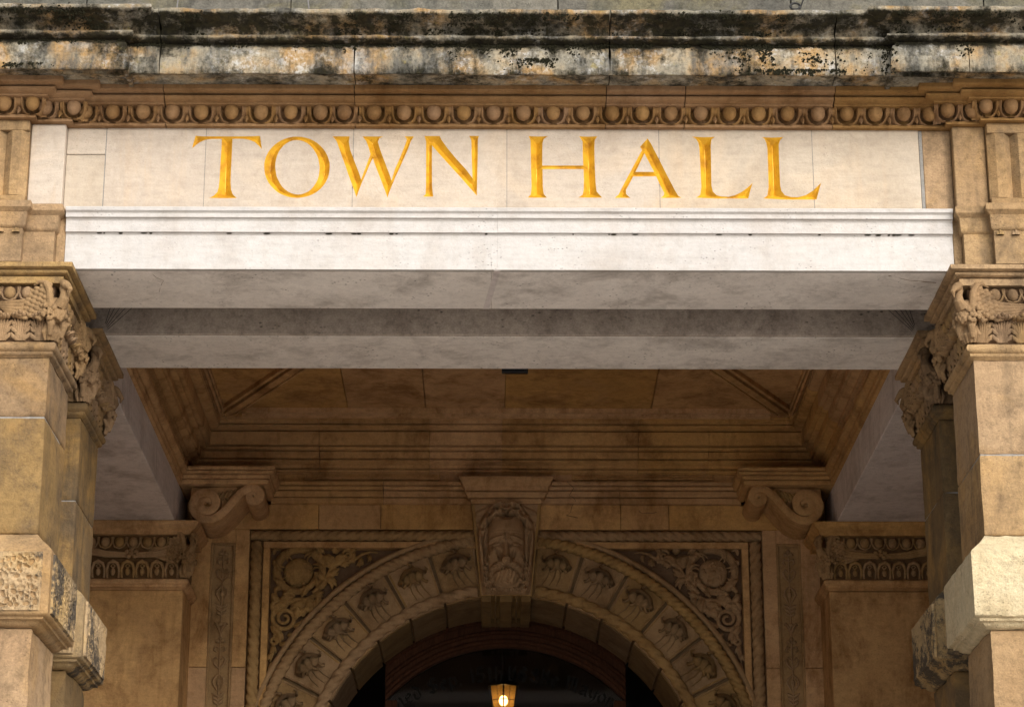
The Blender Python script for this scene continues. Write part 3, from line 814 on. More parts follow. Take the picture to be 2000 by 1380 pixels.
def bird_mb():
    m = MB(); wing(m)
    q = MB(); wing(q); m.add([(-y, -x, z) for x, y, z in q.v], [f[::-1] for f in q.f])
    d = Vector((1, -1, 0)).normalized(); sd = Vector((1, 1, 0)).normalized(); up = Vector((0, 0, 1))
    m.ell(d * 0.026 + up * 0.095, (0.050, 0.050, 0.070), [d, sd, up])
    m.ell(d * 0.046 + up * 0.062, (0.040, 0.042, 0.044), [d, sd, up])
    rb_ = random.Random(4)
    for k in range(46):      # breast feathers
        a = rb_.uniform(-1.2, 1.2); h = rb_.uniform(0.02, 0.15)
        rr = 0.048 + 0.040 * math.sin(math.pi * min(1, (h + 0.02) / 0.15)) ** 0.7
        p = (d * math.cos(a) + sd * math.sin(a)) * rr * 0.92 + up * h
        m.ell(p, (0.010, 0.010, 0.014), [d, sd, up], 6, 4)
    m.tube([d * 0.062 + up * 0.11, d * 0.090 + up * 0.140, d * 0.086 + up * 0.172, d * 0.074 + up * 0.200, d * 0.084 + up * 0.218], [0.034, 0.024, 0.0165, 0.016, 0.018], 10)
    m.ell(d * 0.094 + up * 0.216, (0.034, 0.025, 0.026), [d - up * 0.5, sd, up])
    m.tube([d * 0.112 + up * 0.206, d * 0.134 + up * 0.178, d * 0.122 + up * 0.150], [0.016, 0.012, 0.003], 8)
    for t in (-1, 1):
        m.ell(d * 0.098 + sd * 0.017 * t + up * 0.218, (0.006, 0.005, 0.006))
        m.tube([d * 0.034 + sd * 0.026 * t + up * 0.05, d * 0.050 + sd * 0.034 * t + up * 0.005, d * 0.040 + sd * 0.030 * t - up * 0.05], [0.026, 0.018, 0.010], 8)
        m.tube([sd * 0.05 * t + d * 0.012 + up * 0.07, sd * 0.075 * t + d * 0.01 + up * 0.03, sd * 0.085 * t + d * 0.0 + up * 0.045], [0.018, 0.014, 0.008], 8)
    for k in range(7):       # a fan of leaves falls from under the claws
        a = (k - 3) * 0.42; q = d * math.cos(a) + sd * math.sin(a)
        m.tube([q * 0.030 + up * 0.02, q * (0.050 - 0.002 * (k % 2)) - up * 0.03, q * 0.034 - up * 0.070], [0.010, 0.011, 0.006], 6)
    return m
bird_me = carve(bird_mb(), 'stone_bird', 'carved', 0.0027, 0)

def rect(x0, x1, y0, y1):
    x0, x1 = sorted((x0, x1)); return [(x0, y0), (x1, y0), (x1, y1), (x0, y1)]

def capital(parent, s, xin, xout, y0, y1, zb, back_bird=True, front=True):
    core = MB()
    core.sweep([(-0.1, zb), (-0.010, zb), (-0.008, zb + 0.14), (0.0, zb + 0.20), (0.010, zb + 0.25), (0.010, zb + 0.266), (-0.1, zb + 0.266)], rect(s * xin, s * xout, y0, y1), closed=True)
    cap = core.build('capital', 'carving_ground', parent, 30)
    ab = MB(); h = ZS - 0.003 - (zb + 0.268)
    prof = [(-0.1, 0), (0.050, 0), (0.052, 0.36), (0.040, 0.38), (0.040, 0.43), (0.060, 0.45), (0.070, 0.50), (0.074, 0.58), (0.072, 0.64), (0.066, 0.66), (0.066, 0.70), (0.090, 0.72), (0.096, 0.76), (0.096, 1.0), (-0.1, 1.0)]
    ab.sweep([(a, zb + 0.268 + b * h) for a, b in prof], rect(s * xin, s * xout, y0, y1), closed=True, seg=0.06)
    ab.build('abacus', 'honey', parent, 35, (0.002, 14))
    n = 7
    for k in range(n):
        x = s * (xin + 0.045 + 0.088 * k)
        if front or k: 
            l = link('acanthus_leaf', leaf_me, cap); l.location = (x, y0, zb + 0.006); l.scale = (1, 1, rnd.uniform(0.96, 1.04))
    for k in range(6):
        y = y0 + 0.045 + 0.088 * k
        l = link('acanthus_leaf', leaf_me, cap); l.location = (s * xin, y, zb + 0.006); l.rotation_euler = (0, 0, R(-90 * s))
    for k in range(7):
        x = s * (xin + 0.11 + 0.080 * k)
        e = link('egg', cegg_me, cap); e.location = (x, y0 - 0.026, zb + 0.228)
        e = link('egg_shell', cshell_me, cap); e.location = (x, y0 - 0.028, zb + 0.228)
    for k in range(5):
        y = y0 + 0.105 + 0.080 * k
        e = link('egg', cegg_me, cap); e.location = (s * (xin - 0.026), y, zb + 0.228)
        e = link('egg_shell', cshell_me, cap); e.location = (s * (xin - 0.028), y, zb + 0.228); e.rotation_euler = (0, 0, R(-90 * s))
    b = link('stone_bird', bird_me, cap); b.location = (s * xin, y0, zb + 0.062); b.scale = (-s, 1, 0.89)
    if back_bird:
        b = link('stone_bird', bird_me, cap); b.location = (s * xin, y1, zb + 0.062); b.scale = (-s, -1, 0.89)
    return cap

ASTR = [(-0.05, 5.118), (0.0, 5.118), (0.004, 5.124), (0.014, 5.128), (0.018, 5.134), (0.018, 5.143), (0.026, 5.147), (0.033, 5.157), (0.034, 5.167), (0.030, 5.179), (0.020, 5.187), (-0.05, 5.1895)]
BAND = [(-0.05, 3.884), (0.001, 3.884), (0.02, 3.890), (0.032, 3.900), (0.038, 3.908), (0.055, 3.911), (0.057, 3.922), (0.076, 3.927), (0.080, 3.935), (0.080, 4.00), (0.080, 4.08), (0.080, 4.16), (0.080, 4.205), (0.076, 4.218), (0.06, 4.236), (0.026, 4.268), (0.0, 4.300), (-0.05, 4.302)]

def pitted_panel(parent, name, mat, o0, uax, nax, wd, z0, z1, amp, cell, edge=0.03, seed=0.0):
    """face of a rusticated block: pits eaten into the stone, as geometry"""
    st = 0.0055; nu = int(wd / st); nv = int((z1 - z0) / st); rows = []
    o0 = Vector(o0); uax = Vector(uax); nax = Vector(nax)
    for j in range(nv + 1):
        z = z0 + (z1 - z0) * j / nv; row = []
        for i in range(nu + 1):
            u = wd * i / nu
            d, _ = noise.voronoi(Vector((u / cell + seed, z / cell, seed)) + 0.35 * noise.noise_vector(Vector((u, z, seed)) * 30), distance_metric='DISTANCE', exponent=2.5)
            pit = smoothstep(0.06, 0.42, d[1] - d[0])
            m_ = smoothstep(0, edge, u) * smoothstep(0, edge, wd - u) * smoothstep(0, edge, z - z0) * smoothstep(0, edge, z1 - z)
            wear = 0.55 + 0.6 * (noise.noise(Vector((u * 7, z * 7, seed + 5))) + 0.3)
            h = 0.012 * min(1, 6 * min(u, wd - u, z - z0, z1 - z) / edge) - amp * pit * m_ * max(0.15, wear) + 0.004 * noise.noise(Vector((u * 25, z * 25, seed)))
            p = o0 + uax * u + nax * h
            row.append((p.x, p.y, z))
        rows.append(row)
    m = MB(); m.grid(rows); return m.build(name, mat, parent, 50)

def pier(s, y0, label, mats, joints, band_mat, vermic=None):
    t = thing('stone_pier', label, 'pier', 'square piers carrying the porch')
    xin, xout, y1 = XI, 2.70, y0 + 0.53
    zs = [3.884, 3.30, 2.5, 1.7, 0.9, 0.0]
    segs = [(a + 0.002, b) for a, b in zip(zs[1:], zs)]
    up = [5.118] + joints + [4.302]
    segs += [(a + 0.0025, b) for a, b in zip(up[1:], up)]
    for a, b in segs:
        m = MB(); c = 0.006 if a > 3.9 else 0.010
        q = rect(s * xin, s * xout, y0, y1)
        n = max(2, int((b - a) / 0.03)) if b > 3.0 else 2
        m.sweep([(-0.15, a)] + [(-c, a), (0, a + c)] + [(0, a + c + (b - a - 2 * c) * k / n) for k in range(1, n)] + [(0, b - c), (-c, b), (-0.15, b)], q, closed=True, seg=0.035 if b > 3.0 else 0)
        m.build('shaft_stone', mats[0] if b > 4.302 else mats[1], t, 50, (0.006, 7) if b > 4.302 else (0.016, 7))
    for z in joints + [3.301, 2.501]:
        m = MB(); m.sweep([(-0.1, z - 0.003), (-0.005, z - 0.003), (-0.005, z + 0.007), (-0.1, z + 0.007)], rect(s * xin, s * xout, y0, y1), closed=True); m.build('mortar_joint', 'mortar', t)
    m = MB(); m.sweep(ASTR, rect(s * xin, s * xout, y0, y1), closed=True, seg=0.04); m.build('astragal', mats[0], t, 40, (0.002, 14))
    m = MB(); m.sweep(BAND, rect(s * xin, s * xout, y0, y1), closed=True, seg=0.03)
    m.build('rusticated_band', band_mat, t, 50, (0.009, 34) if band_mat == 'fresh' else (0.005, 16))
    if vermic:
        amp, cell, mt = vermic
        pitted_panel(t, 'vermiculated_face', mt, (s * (xin - 0.045) if s > 0 else s * xout, y0 - 0.079, 0), (1, 0, 0), (0, -1, 0), xout - xin + 0.045, 3.938, 4.205, amp, cell, seed=s * 3.0 + y0)
        pitted_panel(t, 'vermiculated_face', mt, (s * (xin - 0.079), y0 - 0.035, 0), (0, 1, 0), (-s, 0, 0), 0.60, 3.938, 4.205, amp * 0.7, cell * 0.8, seed=s * 5.0 + y0)
    capital(t, s, xin, xout, y0, y1, 5.19)
    return t

pier(-1, 0.0, 'honey stone pier at the left front, with a bird capital and honeycomb-pitted band', ('aged', 'honey'), [4.837], 'honey', (0.024, 0.026, 'sooty'))
pier(1, 0.0, 'honey stone pier at the right front, with a new pale rounded band', ('honey', 'honey'), [4.673], 'fresh', None)
pier(-1, 0.91, 'shaded stone pier half hidden behind the left front pier', ('grimy_shaded', 'grimy_shaded'), [4.70], 'sooty', (0.014, 0.028, 'sooty'))
pier(1, 0.91, 'soot-blackened stone pier half hidden behind the right front pier', ('grimy_shaded', 'grimy_shaded'), [4.75], 'sooty', (0.010, 0.022, 'sooty'))

# ------------------------------------------------------------------ porch ceiling
ce = thing('porch_ceiling', 'brown stone porch ceiling with diagonal moulded panel ribs', 'ceiling')
xs = [-3.0, -1.83, -1.02, -0.52, -0.012, 0.93, 1.83, 3.0]
for a, b in zip(xs, xs[1:]):
    m = MB(); m.box(a + 0.002, b - 0.002, 0.30, 5.6, 6.318, 6.6, 0.004); m.build('ceiling_slab', 'inner', ce)
def rib(a, b, wd=0.13):
    """moulded bar hanging from the ceiling between two plan points"""
    a, b = Vector((*a, 0)), Vector((*b, 0)); d = (b - a).normalized(); q = Vector((-d.y, d.x, 0)); h = wd / 2
    pr = [(-h, 6.3175), (-h, 6.288), (-h * 0.70, 6.284), (-h * 0.66, 6.314), (-h * 0.46, 6.314), (-h * 0.42, 6.276), (0.0, 6.268), (h * 0.42, 6.276), (h * 0.46, 6.314), (h * 0.66, 6.314), (h * 0.70, 6.284), (h, 6.288), (h, 6.3175)]
    m = MB(); m.grid([[tuple(p + q * o_ + Vector((0, 0, z))) for o_, z in pr] for p in (a, b)], closed_v=True)
    return m
for k, (a, b) in enumerate([((-1.70, 4.640), (1.70, 4.640)), ((-1.790, 4.60), (-1.02, 3.20)), ((1.790, 4.60), (1.02, 3.20)), ((-1.02, 3.19), (-1.79, 1.80)), ((1.02, 3.19), (1.79, 1.80)), ((-1.70, 1.76), (1.70, 1.76))]):
    rib(a, b).build('panel_rib', 'inner', ce)
for s in (-1, 1):
    rib((s * 1.835, 1.8), (s * 1.835, 4.58), 0.05).build('panel_rib', 'inner', ce)

# ------------------------------------------------------------------ cornice inside the porch
ic = thing('porch_cornice', 'brown moulded cornice running round the inside of the porch under its ceiling', 'cornice')
ICP = [(-0.2, 5.996), (0, 5.996), (0.004, 6.002), (0.024, 6.006), (0.026, 6.016), (0.010, 6.018), (0.010, 6.025), (0.040, 6.028), (0.041, 6.046), (0.056, 6.050), (0.078, 6.058), (0.084, 6.062), (0.084, 6.068), (0.062, 6.070), (0.062, 6.077), (0.096, 6.079),
       (0.098, 6.116), (0.098, 6.120), (0.078, 6.122), (0.078, 6.128), (0.120, 6.130), (0.128, 6.136), (0.130, 6.143), (0.112, 6.145), (0.112, 6.151), (0.154, 6.153), (0.157, 6.160), (0.159, 6.226), (0.159, 6.238), (0.122, 6.240), (0.122, 6.248), (0.190, 6.250), (0.206, 6.258), (0.216, 6.262), (0.216, 6.268), (0.196, 6.270), (0.196, 6.275), (0.221, 6.277), (0.222, 6.300), (0.242, 6.303), (0.243, 6.317), (-0.2, 6.3175)]
CL = XI
for p in [[(-CL, 1.46), (-CL, 2.9)], [(-CL, 2.903), (-CL, 3.9)], [(-CL, 3.903), (-CL, 5.0), (-1.22, 5.0)], [(-1.217, 5.0), (-0.50, 5.0)], [(-0.497, 5.0), (-0.03, 5.0)],
          [(-0.027, 5.0), (0.86, 5.0)], [(0.863, 5.0), (1.32, 5.0)], [(1.323, 5.0), (CL, 5.0), (CL, 4.0)], [(CL, 3.997), (CL, 2.8)], [(CL, 2.797), (CL, 1.46)]]:
    m = MB(); m.sweep(ICP, p, seg=0.05); m.build('cornice_stone', 'inner', ic, 35, (0.003, 13))

# ------------------------------------------------------------------ back wall
bw = thing('back_wall', 'dark brown back wall of the porch with sunk panels over the arch', 'wall')
for a, b in [(-2.75, -0.45), (-0.446, 0.45), (0.454, 2.75)]:
    m = MB(); m.box(a, b, 5.0, 5.3, 5.937, 5.9945, 0.003); m.build('frieze_stone', 'inner', bw)
def frame_rect(x0, x1, z0, z1, wd, dp, slant=0.0):
    m = MB()
    for k, (o_, d_) in enumerate(((0, dp), (wd * 1.3, dp * 0.6))):
        m.box(x0 + o_, x1 - o_, 5.0 - d_ * 1.8, 5.002, z0 + o_, z0 + o_ + wd, 0.002)
        m.box(x0 + o_, x0 + o_ + wd, 5.0 - d_, 5.002, z0 + o_ + wd + .001, z1, 0.002)
        m.box(x1 - o_ - wd, x1 - o_, 5.0 - d_, 5.002, z0 + o_ + wd + .001, z1, 0.002)
    return m
for x0, x1 in ((-1.32, -0.43), (-0.31, 0.32), (0.43, 1.36)):
    frame_rect(x0, x1, 5.955, 5.9935, 0.010, 0.014).build('panel_frame', 'inner', bw)
AR = [(-0.15, 5.792), (0, 5.792), (0.020, 5.797), (0.020, 5.828), (0.002, 5.830), (0.002, 5.836), (0.026, 5.838), (0.028, 5.872), (0.008, 5.874), (0.008, 5.881), (0.036, 5.883), (0.048, 5.894), (0.052, 5.898), (0.034, 5.900), (0.034, 5.907), (0.056, 5.909), (0.057, 5.930), (-0.15, 5.936)]
for p in ([(-1.53, 5.0), (-0.80, 5.0)], [(-0.797, 5.0), (-0.22, 5.0)], [(0.22, 5.0), (0.74, 5.0)], [(0.743, 5.0), (1.53, 5.0)]):
    m = MB(); m.sweep(AR, p, seg=0.06); m.build('architrave_stone', 'inner', bw, 35, (0.003, 13))
for s in (-1, 1):       # blocks breaking forward over the scroll brackets
    path = [(-XI, 1.46), (-XI, 4.60), (-1.53, 4.60), (-1.53, 5.0)]
    if s > 0: path = [(1.53, 5.0), (1.53, 4.60), (XI, 4.60), (XI, 1.46)]
    BR = [(-0.02, 5.8125), (0, 5.8125), (0.016, 5.816), (0.018, 5.838), (0.002, 5.840), (0.002, 5.846), (0.026, 5.848), (0.028, 5.868), (0.010, 5.870), (0.010, 5.876), (0.038, 5.879), (0.050, 5.888), (0.034, 5.890), (0.034, 5.896), (0.056, 5.898), (0.057, 5.915), (0.05, 5.922), (-0.02, 5.93)]
    m = MB(); m.sweep(BR, path, seg=0.06); a, b = sorted((s * 1.555, s * 2.079)); m.box(a, b, 4.622, 4.998, 5.8135, 5.925)
    m.build('bracket_block', 'inner', bw, 35, (0.002, 13))
XJ = [-2.08, -1.22, -0.815, -0.2265]
for a, b in list(zip(XJ, XJ[1:])) + [(0.2265, 0.745), (0.745, 1.06), (1.06, 2.08)]:
    yf = 5.0 + rnd.uniform(0, 0.003); m = MB()
    ks_x = lambda z: 0.2262 - 0.0615 * (5.773 - z) / 0.603
    if abs(b) < 0.23: m.prism([(a + 0.0015, 5.625), (-ks_x(5.625), 5.625), (-ks_x(5.790), 5.790), (a + 0.0015, 5.790)], yf, 5.3)
    elif abs(a) < 0.23: m.prism([(ks_x(5.625), 5.625), (b - 0.0015, 5.625), (b - 0.0015, 5.790), (ks_x(5.790), 5.790)], yf, 5.3)
    else: m.box(a + 0.0015, b - 0.0015, yf, 5.3, 5.625, 5.790, 0.003)
    m.build('wall_stone', 'inner', bw)
for s in (-1, 1):
    def bx(m, x0, x1, *r): a, b = sorted((s * x0, s * x1)); m.box(a, b, *r)
    for z0, z1 in ((4.72, 5.623), (4.12, 4.717), (0.0, 4.117)):
        m = MB(); bx(m, 1.662, 1.752, 5.0, 5.3, z0, z1, 0.003); bx(m, 1.912, 2.075, 5.0, 5.3, z0, z1, 0.003)
        if z1 > 5.5: bx(m, 1.7522, 1.9118, 5.0002, 5.3, 5.535, z1 - 0.0002, 0.003)
        m.build('jamb_stone', 'inner', bw)
    m = MB(); bx(m, 1.753, 1.911, 5.030, 5.3, 0.0, 5.534, 0.002)
    for x0, x1, z0, z1 in ((1.753, 1.768, 0, 5.534), (1.896, 1.911, 0, 5.534), (1.7685, 1.8955, 5.518, 5.534)): bx(m, x0, x1, 5.008, 5.029, z0, z1, 0.003)
    m.build('sunk_panel', 'relief', bw)
    # vine carved in the sunk panel: stem, buds, leaf pairs and scrolls
    m = MB(); cx = s * 1.832; yv = 5.022; z = 5.475
    def V(x, z_, dy=0.0): return (cx + x, yv - dy, z_)
    m.tube([V(0, z - 1.75 * i / 40, 0.004) for i in range(41)], 0.0045, 6)
    k = 0
    while z > 3.75:
        kind = k % 5
        for t in (-1, 1):
            if kind == 0:
                m.ell(V(0.018 * t, z - 0.01), (0.016, 0.012, 0.013), nu=7, nv=5); m.ell(V(0, z + 0.012), (0.013, 0.012, 0.013), nu=7, nv=5)
                m.tube([V(0.004 * t, z - 0.05), V(0.030 * t, z - 0.045, .008), V(0.036 * t, z - 0.068, .006), V(0.022 * t, z - 0.078)], [0.004, 0.008, 0.007, 0.004], 6)
            elif kind == 1:
                m.tube([V(0, z - 0.075), V(0.030 * t, z - 0.045, .008), V(0.040 * t, z - 0.012, .006), V(0.024 * t, z + 0.004, .006), V(0.010 * t, z - 0.012)], [0.006, 0.008, 0.007, 0.006, 0.005], 6)
            elif kind == 2:
                m.tube([V(0, z + 0.01), V(0.030 * t, z - 0.020, .008), V(0.036 * t, z - 0.050, .008), V(0.012 * t, z - 0.095, .003)], [0.004, 0.008, 0.008, 0.004], 6)
                m.ell(V(0.0, z - 0.045), (0.014, 0.014, 0.024), nu=7, nv=5)
            elif kind == 3:
                for q in range(3):
                    m.tube([V(0, z - 0.02 - 0.025 * q), V(0.022 * t, z - 0.008 - 0.025 * q, .008), V((0.042 - .006 * q) * t, z + 0.004 - 0.025 * q, .003)], [0.006, 0.009, 0.003], 6)
            else:
                m.tube([V(0, z - 0.07), V(0.016 * t, z - 0.03, .008), V(0.036 * t, z - 0.004, .006), V(0.044 * t, z - 0.020, .003)], [0.008, 0.011, 0.008, 0.004], 6)
                m.ell(V(0, z - 0.012), (0.018, 0.014, 0.014), nu=7, nv=5)
        k += 1; z -= 0.115
    m.build('vine_carving', 'relief', bw, 60)
    # square moulding between rope frame and spandrel
    m = MB(); bx(m, 1.528, 1.572, 5.004, 5.2, 0.0, 5.503, 0.004); m.build('frame_bar', 'inner', bw)
    m = MB(); bx(m, 1.574, 1.660, 5.034, 5.2, 0.0, 5.5435, 0.002); m.build('rope_bed', 'carving_ground', bw)
    # spandrel: the field between frame and arch
    rows = []
    for i in range(41):
        a = R(6 + 84 * i / 40); sx, cz = math.sin(a), math.cos(a)
        ro = min(1.60 / max(sx, 1e-6), 1.60 / max(cz, 1e-6)) if False else min(1.573 / max(sx, 1e-6), (5.53 - 3.94) / max(cz, 1e-6))
        r0 = 1.585; ro = max(ro, r0 + 0.001)
        rows.append([(s * sx * r, 5.086, 3.94 + cz * r) for r in (r0, ro)])
    m = MB(); m.grid(rows); m.build('spandrel_field', 'carving_ground', bw)
m = MB(); m.box(-1.572, 1.572, 5.004, 5.2, 5.5035, 5.545, 0.004); m.build('frame_bar', 'inner', bw)
m = MB(); m.box(-1.66, 1.66, 5.034, 5.2, 5.546, 5.6235, 0.002); m.build('rope_bed', 'carving_ground', bw)
m = MB(); m.box(-2.75, 2.75, 5.30, 5.5, 5.5, 6.6); m.box(-9, -2.06, 5.31, 5.6, 0, 9); m.box(2.06, 9, 5.31, 5.6, 0, 9); m.box(-2.06, 2.06, 5.31, 5.6, 6.62, 9)
m.build('wall_core', 'inner', bw)
m = MB(); m.box(-9, -2.77, 0.05, 5.30, 0, 5.54); m.box(2.77, 9, 0.05, 5.30, 0, 5.54); m.box(-9, -2.92, 0.05, 5.30, 5.541, 9); m.box(2.92, 9, 0.05, 5.30, 5.541, 9)
m.build('side_light_blocker', 'honey', bw)  # unseen solid wings added to shut side light out of the porch
crack('crack', [(0.40, 4.940, 5.93), (0.44, 4.945, 5.89), (0.415, 4.962, 5.85), (0.45, 4.978, 5.82), (0.43, 4.998, 5.77), (0.40, 4.998, 5.72), (0.47, 4.998, 5.705)], bw, 0.0035, 1)
crack('crack', [(0.86, 4.998, 5.745), (0.92, 4.998, 5.735), (0.98, 4.998, 5.742)], bw, 0.003, 2)
crack('crack', [(-0.795, 4.998, 5.79), (-0.80, 4.97, 5.86), (-0.797, 4.94, 5.93)], bw, 0.003, 3)

# rope mouldings
for s in (-1, 1):
    rope(line_pts((s * 1.617, 5.012, 5.54), (s * 1.617, 5.012, 3.9), 0.008), 0.040, 0.062, 3, 16, s, 0.42).build('rope_moulding', 'relief', bw, 70)
    rope(line_pts((s * 0.21, 5.012, 5.584), (s * 1.655, 5.012, 5.584), 0.008), 0.036, 0.062, 3, 16, s, 0.42).build('rope_moulding', 'relief', bw, 70)

# ------------------------------------------------------------------ arch
ar = thing('archway', 'carved semicircular stone archway of flowered blocks edged with rope mouldings', 'archway')
ZA = 3.94
def ring(m, prof, a0, a1, n):
    m.grid([[(r * math.sin(R(a)), y, ZA + r * math.cos(R(a))) for r, y in prof] for a in [a0 + (a1 - a0) * i / n for i in range(n + 1)]], closed_v=True)
m = MB(); ring(m, [(1.664, 5.06), (1.664, 5.012), (1.670, 5.004), (1.680, 5.0), (1.694, 5.004), (1.702, 5.02), (1.704, 5.06)], -90, 90, 90); m.build('arch_bead', 'relief', ar, 50)
m = MB(); ring(m, [(1.268, 5.75), (1.268, 5.050), (1.66, 5.050), (1.66, 5.30)], -90, 90, 60); m.build('arch_core', 'dark_backing', ar)
for s in (-1, 1):
    rope([(s * 1.622 * math.sin(R(a)), 5.012, ZA + 1.622 * math.cos(R(a))) for a in np.arange(7.4, 88, 0.3)], 0.041, 0.050, 3, 16, -s, 0.42).build('rope_moulding', 'relief', ar, 70)
    rope([(s * 1.292 * math.sin(R(a)), 5.008, ZA + 1.292 * math.cos(R(a))) for a in np.arange(8.3, 88, 0.3)], 0.040, 0.085, 3, 16, -s, 0.45).build('rope_moulding', 'relief', ar, 70)
# the flower: hooded bell with curling lobes, inner petals, trailing threads
m = MB()
hood = [(-0.082, 0.004, 0.012), (-0.066, 0.022, 0.022), (-0.045, 0.036, 0.042), (-0.010, 0.046, 0.056), (0.028, 0.044, 0.052), (0.056, 0.032, 0.032), (0.074, 0.018, 0.004), (0.088, 0.008, -0.012), (0.082, 0.004, -0.028)]
for lay in (0, 1):           # the hood: a thin shell standing out from the stone, open below
    rows = []
    for k in range(6):
        f = k / 5
        rows.append([(x * (1 - 0.22 * f * f) * (1 - 0.08 * lay), -0.068 * math.sin(f * 1.45) * (1 - 0.10 * lay) - 0.002, (z + 0.018) * (1 - 0.30 * f * f) - 0.018 - 0.006 * lay - 0.004 * math.cos(x * 190) * f) for x, y, z in hood])
    m.grid(rows)
m.tube([(x, -0.006, z) for x, y, z in hood], [0.004, 0.006, 0.007, 0.007, 0.007, 0.006, 0.006, 0.005, 0.003], 7)
for k, (x, z, a) in enumerate([(-0.036, 0.004, 0.7), (0.004, 0.002, 0.0), (0.040, -0.002, -0.7)]):
    m.ell((x, -0.026, z), (0.026, 0.026, 0.036), [(1, 0, a), (0, 1, 0), (-a, 0, 1)], 9, 6)
for t, x0 in ((-1, -0.046), (1, 0.040), (-1, -0.004), (1, 0.012)):
    m.tube([(x0, -0.026, -0.012), (x0 + 0.010 * t, -0.036, -0.036), (x0 + 0.022 * t, -0.028, -0.046), (x0 + 0.028 * t, -0.018, -0.036), (x0 + 0.020 * t, -0.016, -0.030)], [0.009, 0.008, 0.0065, 0.005, 0.003], 7)
m.tube([(-0.072, -0.012, 0.014), (-0.088, -0.014, 0.030), (-0.078, -0.012, 0.046)], [0.008, 0.006, 0.003], 7)
m.tube([(-0.01, -0.03, 0.06), (0.004, -0.026, 0.080), (0.020, -0.014, 0.084)], [0.010, 0.006, 0.003], 7)
for x0, x1, x2 in ((-0.03, -0.044, -0.072), (0.0, -0.006, -0.030), (0.026, 0.026, 0.010)):
    m.tube([(x0, -0.010, -0.03), (x1, -0.006, -0.075), (x2, -0.003, -0.125)], [0.0045, 0.0035, 0.002], 5)
flower_me = m.mesh('carved_flower', 'bloom', 75)
BD = [7.0, 18.2, 29.4, 40.7, 52.0, 63.3, 74.6, 86.0]
for s in (-1, 1):
    for i, (a, b) in enumerate(zip(BD, BD[1:])):
        a0, a1 = a + 0.42, b - 0.42
        yf = 5.020 + rnd.uniform(-0.002, 0.002)
        poly = arc(0, ZA, 1.588, a0, a1, 6) + arc(0, ZA, 1.25, a1, a0, 6)
        m = MB(); m.prism([(s * x, z) for x, z in poly], yf, 5.745)
        v = m.build('voussoir', 'relief', ar)
        m = MB(); m.prism([(s * x, z) for x, z in arc(0, ZA, 1.2495, a0, a1, 6) + arc(0, ZA, 1.243, a1, a0, 6)], 5.045, 5.74); m.build('soffit_shade_lining', 'relief_shaded', v)  # thin darker lining paints the shade on the arch underside
        cc = R((a + b) / 2)
        for e in (a0 + 0.35, a1 - 0.35):      # thin raised border along each side
            m = MB(); m.tube([(s * r * math.sin(R(e)), yf - 0.001, ZA + r * math.cos(R(e))) for r in (1.338, 1.45, 1.575)], 0.006, 6)
            m.build('border', 'relief', v)
        f = link('carved_flower', flower_me, v)
        rr = 1.490
        f.location = (s * rr * math.sin(cc), yf - 0.001, ZA + rr * math.cos(cc)); f.rotation_euler = (0, s * cc * 0.55, 0); f.scale = (s * rnd.uniform(1.14, 1.28), rnd.uniform(1.1, 1.35), rnd.uniform(1.10, 1.26)); f.rotation_euler.y += R(rnd.uniform(-6, 6))
# jambs below the springing
for s in (-1, 1):
    m = MB(); a, b = sorted((s * 1.25, s * 1.66)); m.box(a, b, 5.022, 5.74, 0, 3.93); m.build('jamb_stone', 'relief', ar)

# ------------------------------------------------------------------ spandrel carvings
def spiral(cx, cz, r0, r1, a0, turns, n=36, y=5.045, rise=0.0):
    return [(cx + (r0 + (r1 - r0) * i / n) * math.cos(a0 + turns * 2 * math.pi * i / n), y - rise * i / n, cz + (r0 + (r1 - r0) * i / n) * math.sin(a0 + turns * 2 * math.pi * i / n)) for i in range(n + 1)]
def cleaf(m, x, z, ang, ln, wd, bend=0.6, lift=0.024):
    """curling acanthus leaf lying on the field: a midrib with fanned, separately ribbed lobes"""
    for k in (-1, 0, 1):
        pts = []; px_, pz_ = x, z; L = ln * (1.0 if k == 0 else 0.86)
        for i in range(8):
            f = i / 7; a = ang + bend * f + 0.30 * k * (0.3 + f)
            pts.append((x + L * f * math.cos(a) - k * wd * 0.55 * math.sin(ang) * (1 - f), 5.056 - 1.45 * lift * (1.15 if k == 0 else 0.8) * math.sin(math.pi * min(1, f * 0.85 + 0.12)), z + L * f * math.sin(a) + k * wd * 0.55 * math.cos(ang) * (1 - f)))
        m.tube(pts, [wd * 0.62 * (0.35 + 0.95 * math.sin(math.pi * (0.12 + 0.82 * i / 7))) * (0.4 if i == 7 else 1) for i in range(8)], 7, 0.75, up=(0, 1, 0))
    for t in (-1, 1):
        for f in (0.35, 0.62):
            a = ang + bend * f; cx_, cz_ = x + ln * f * math.cos(a), z + ln * f * math.sin(a)
            m.ell((cx_ - t * wd * 1.05 * math.sin(a), 5.046, cz_ + t * wd * 1.05 * math.cos(a)), (wd * 0.62, 0.012, wd * 0.42), [(math.cos(a + 0.5 * t), 0, math.sin(a + 0.5 * t)), (0, 1, 0), (-math.sin(a + 0.5 * t), 0, math.cos(a + 0.5 * t))], 7, 5)
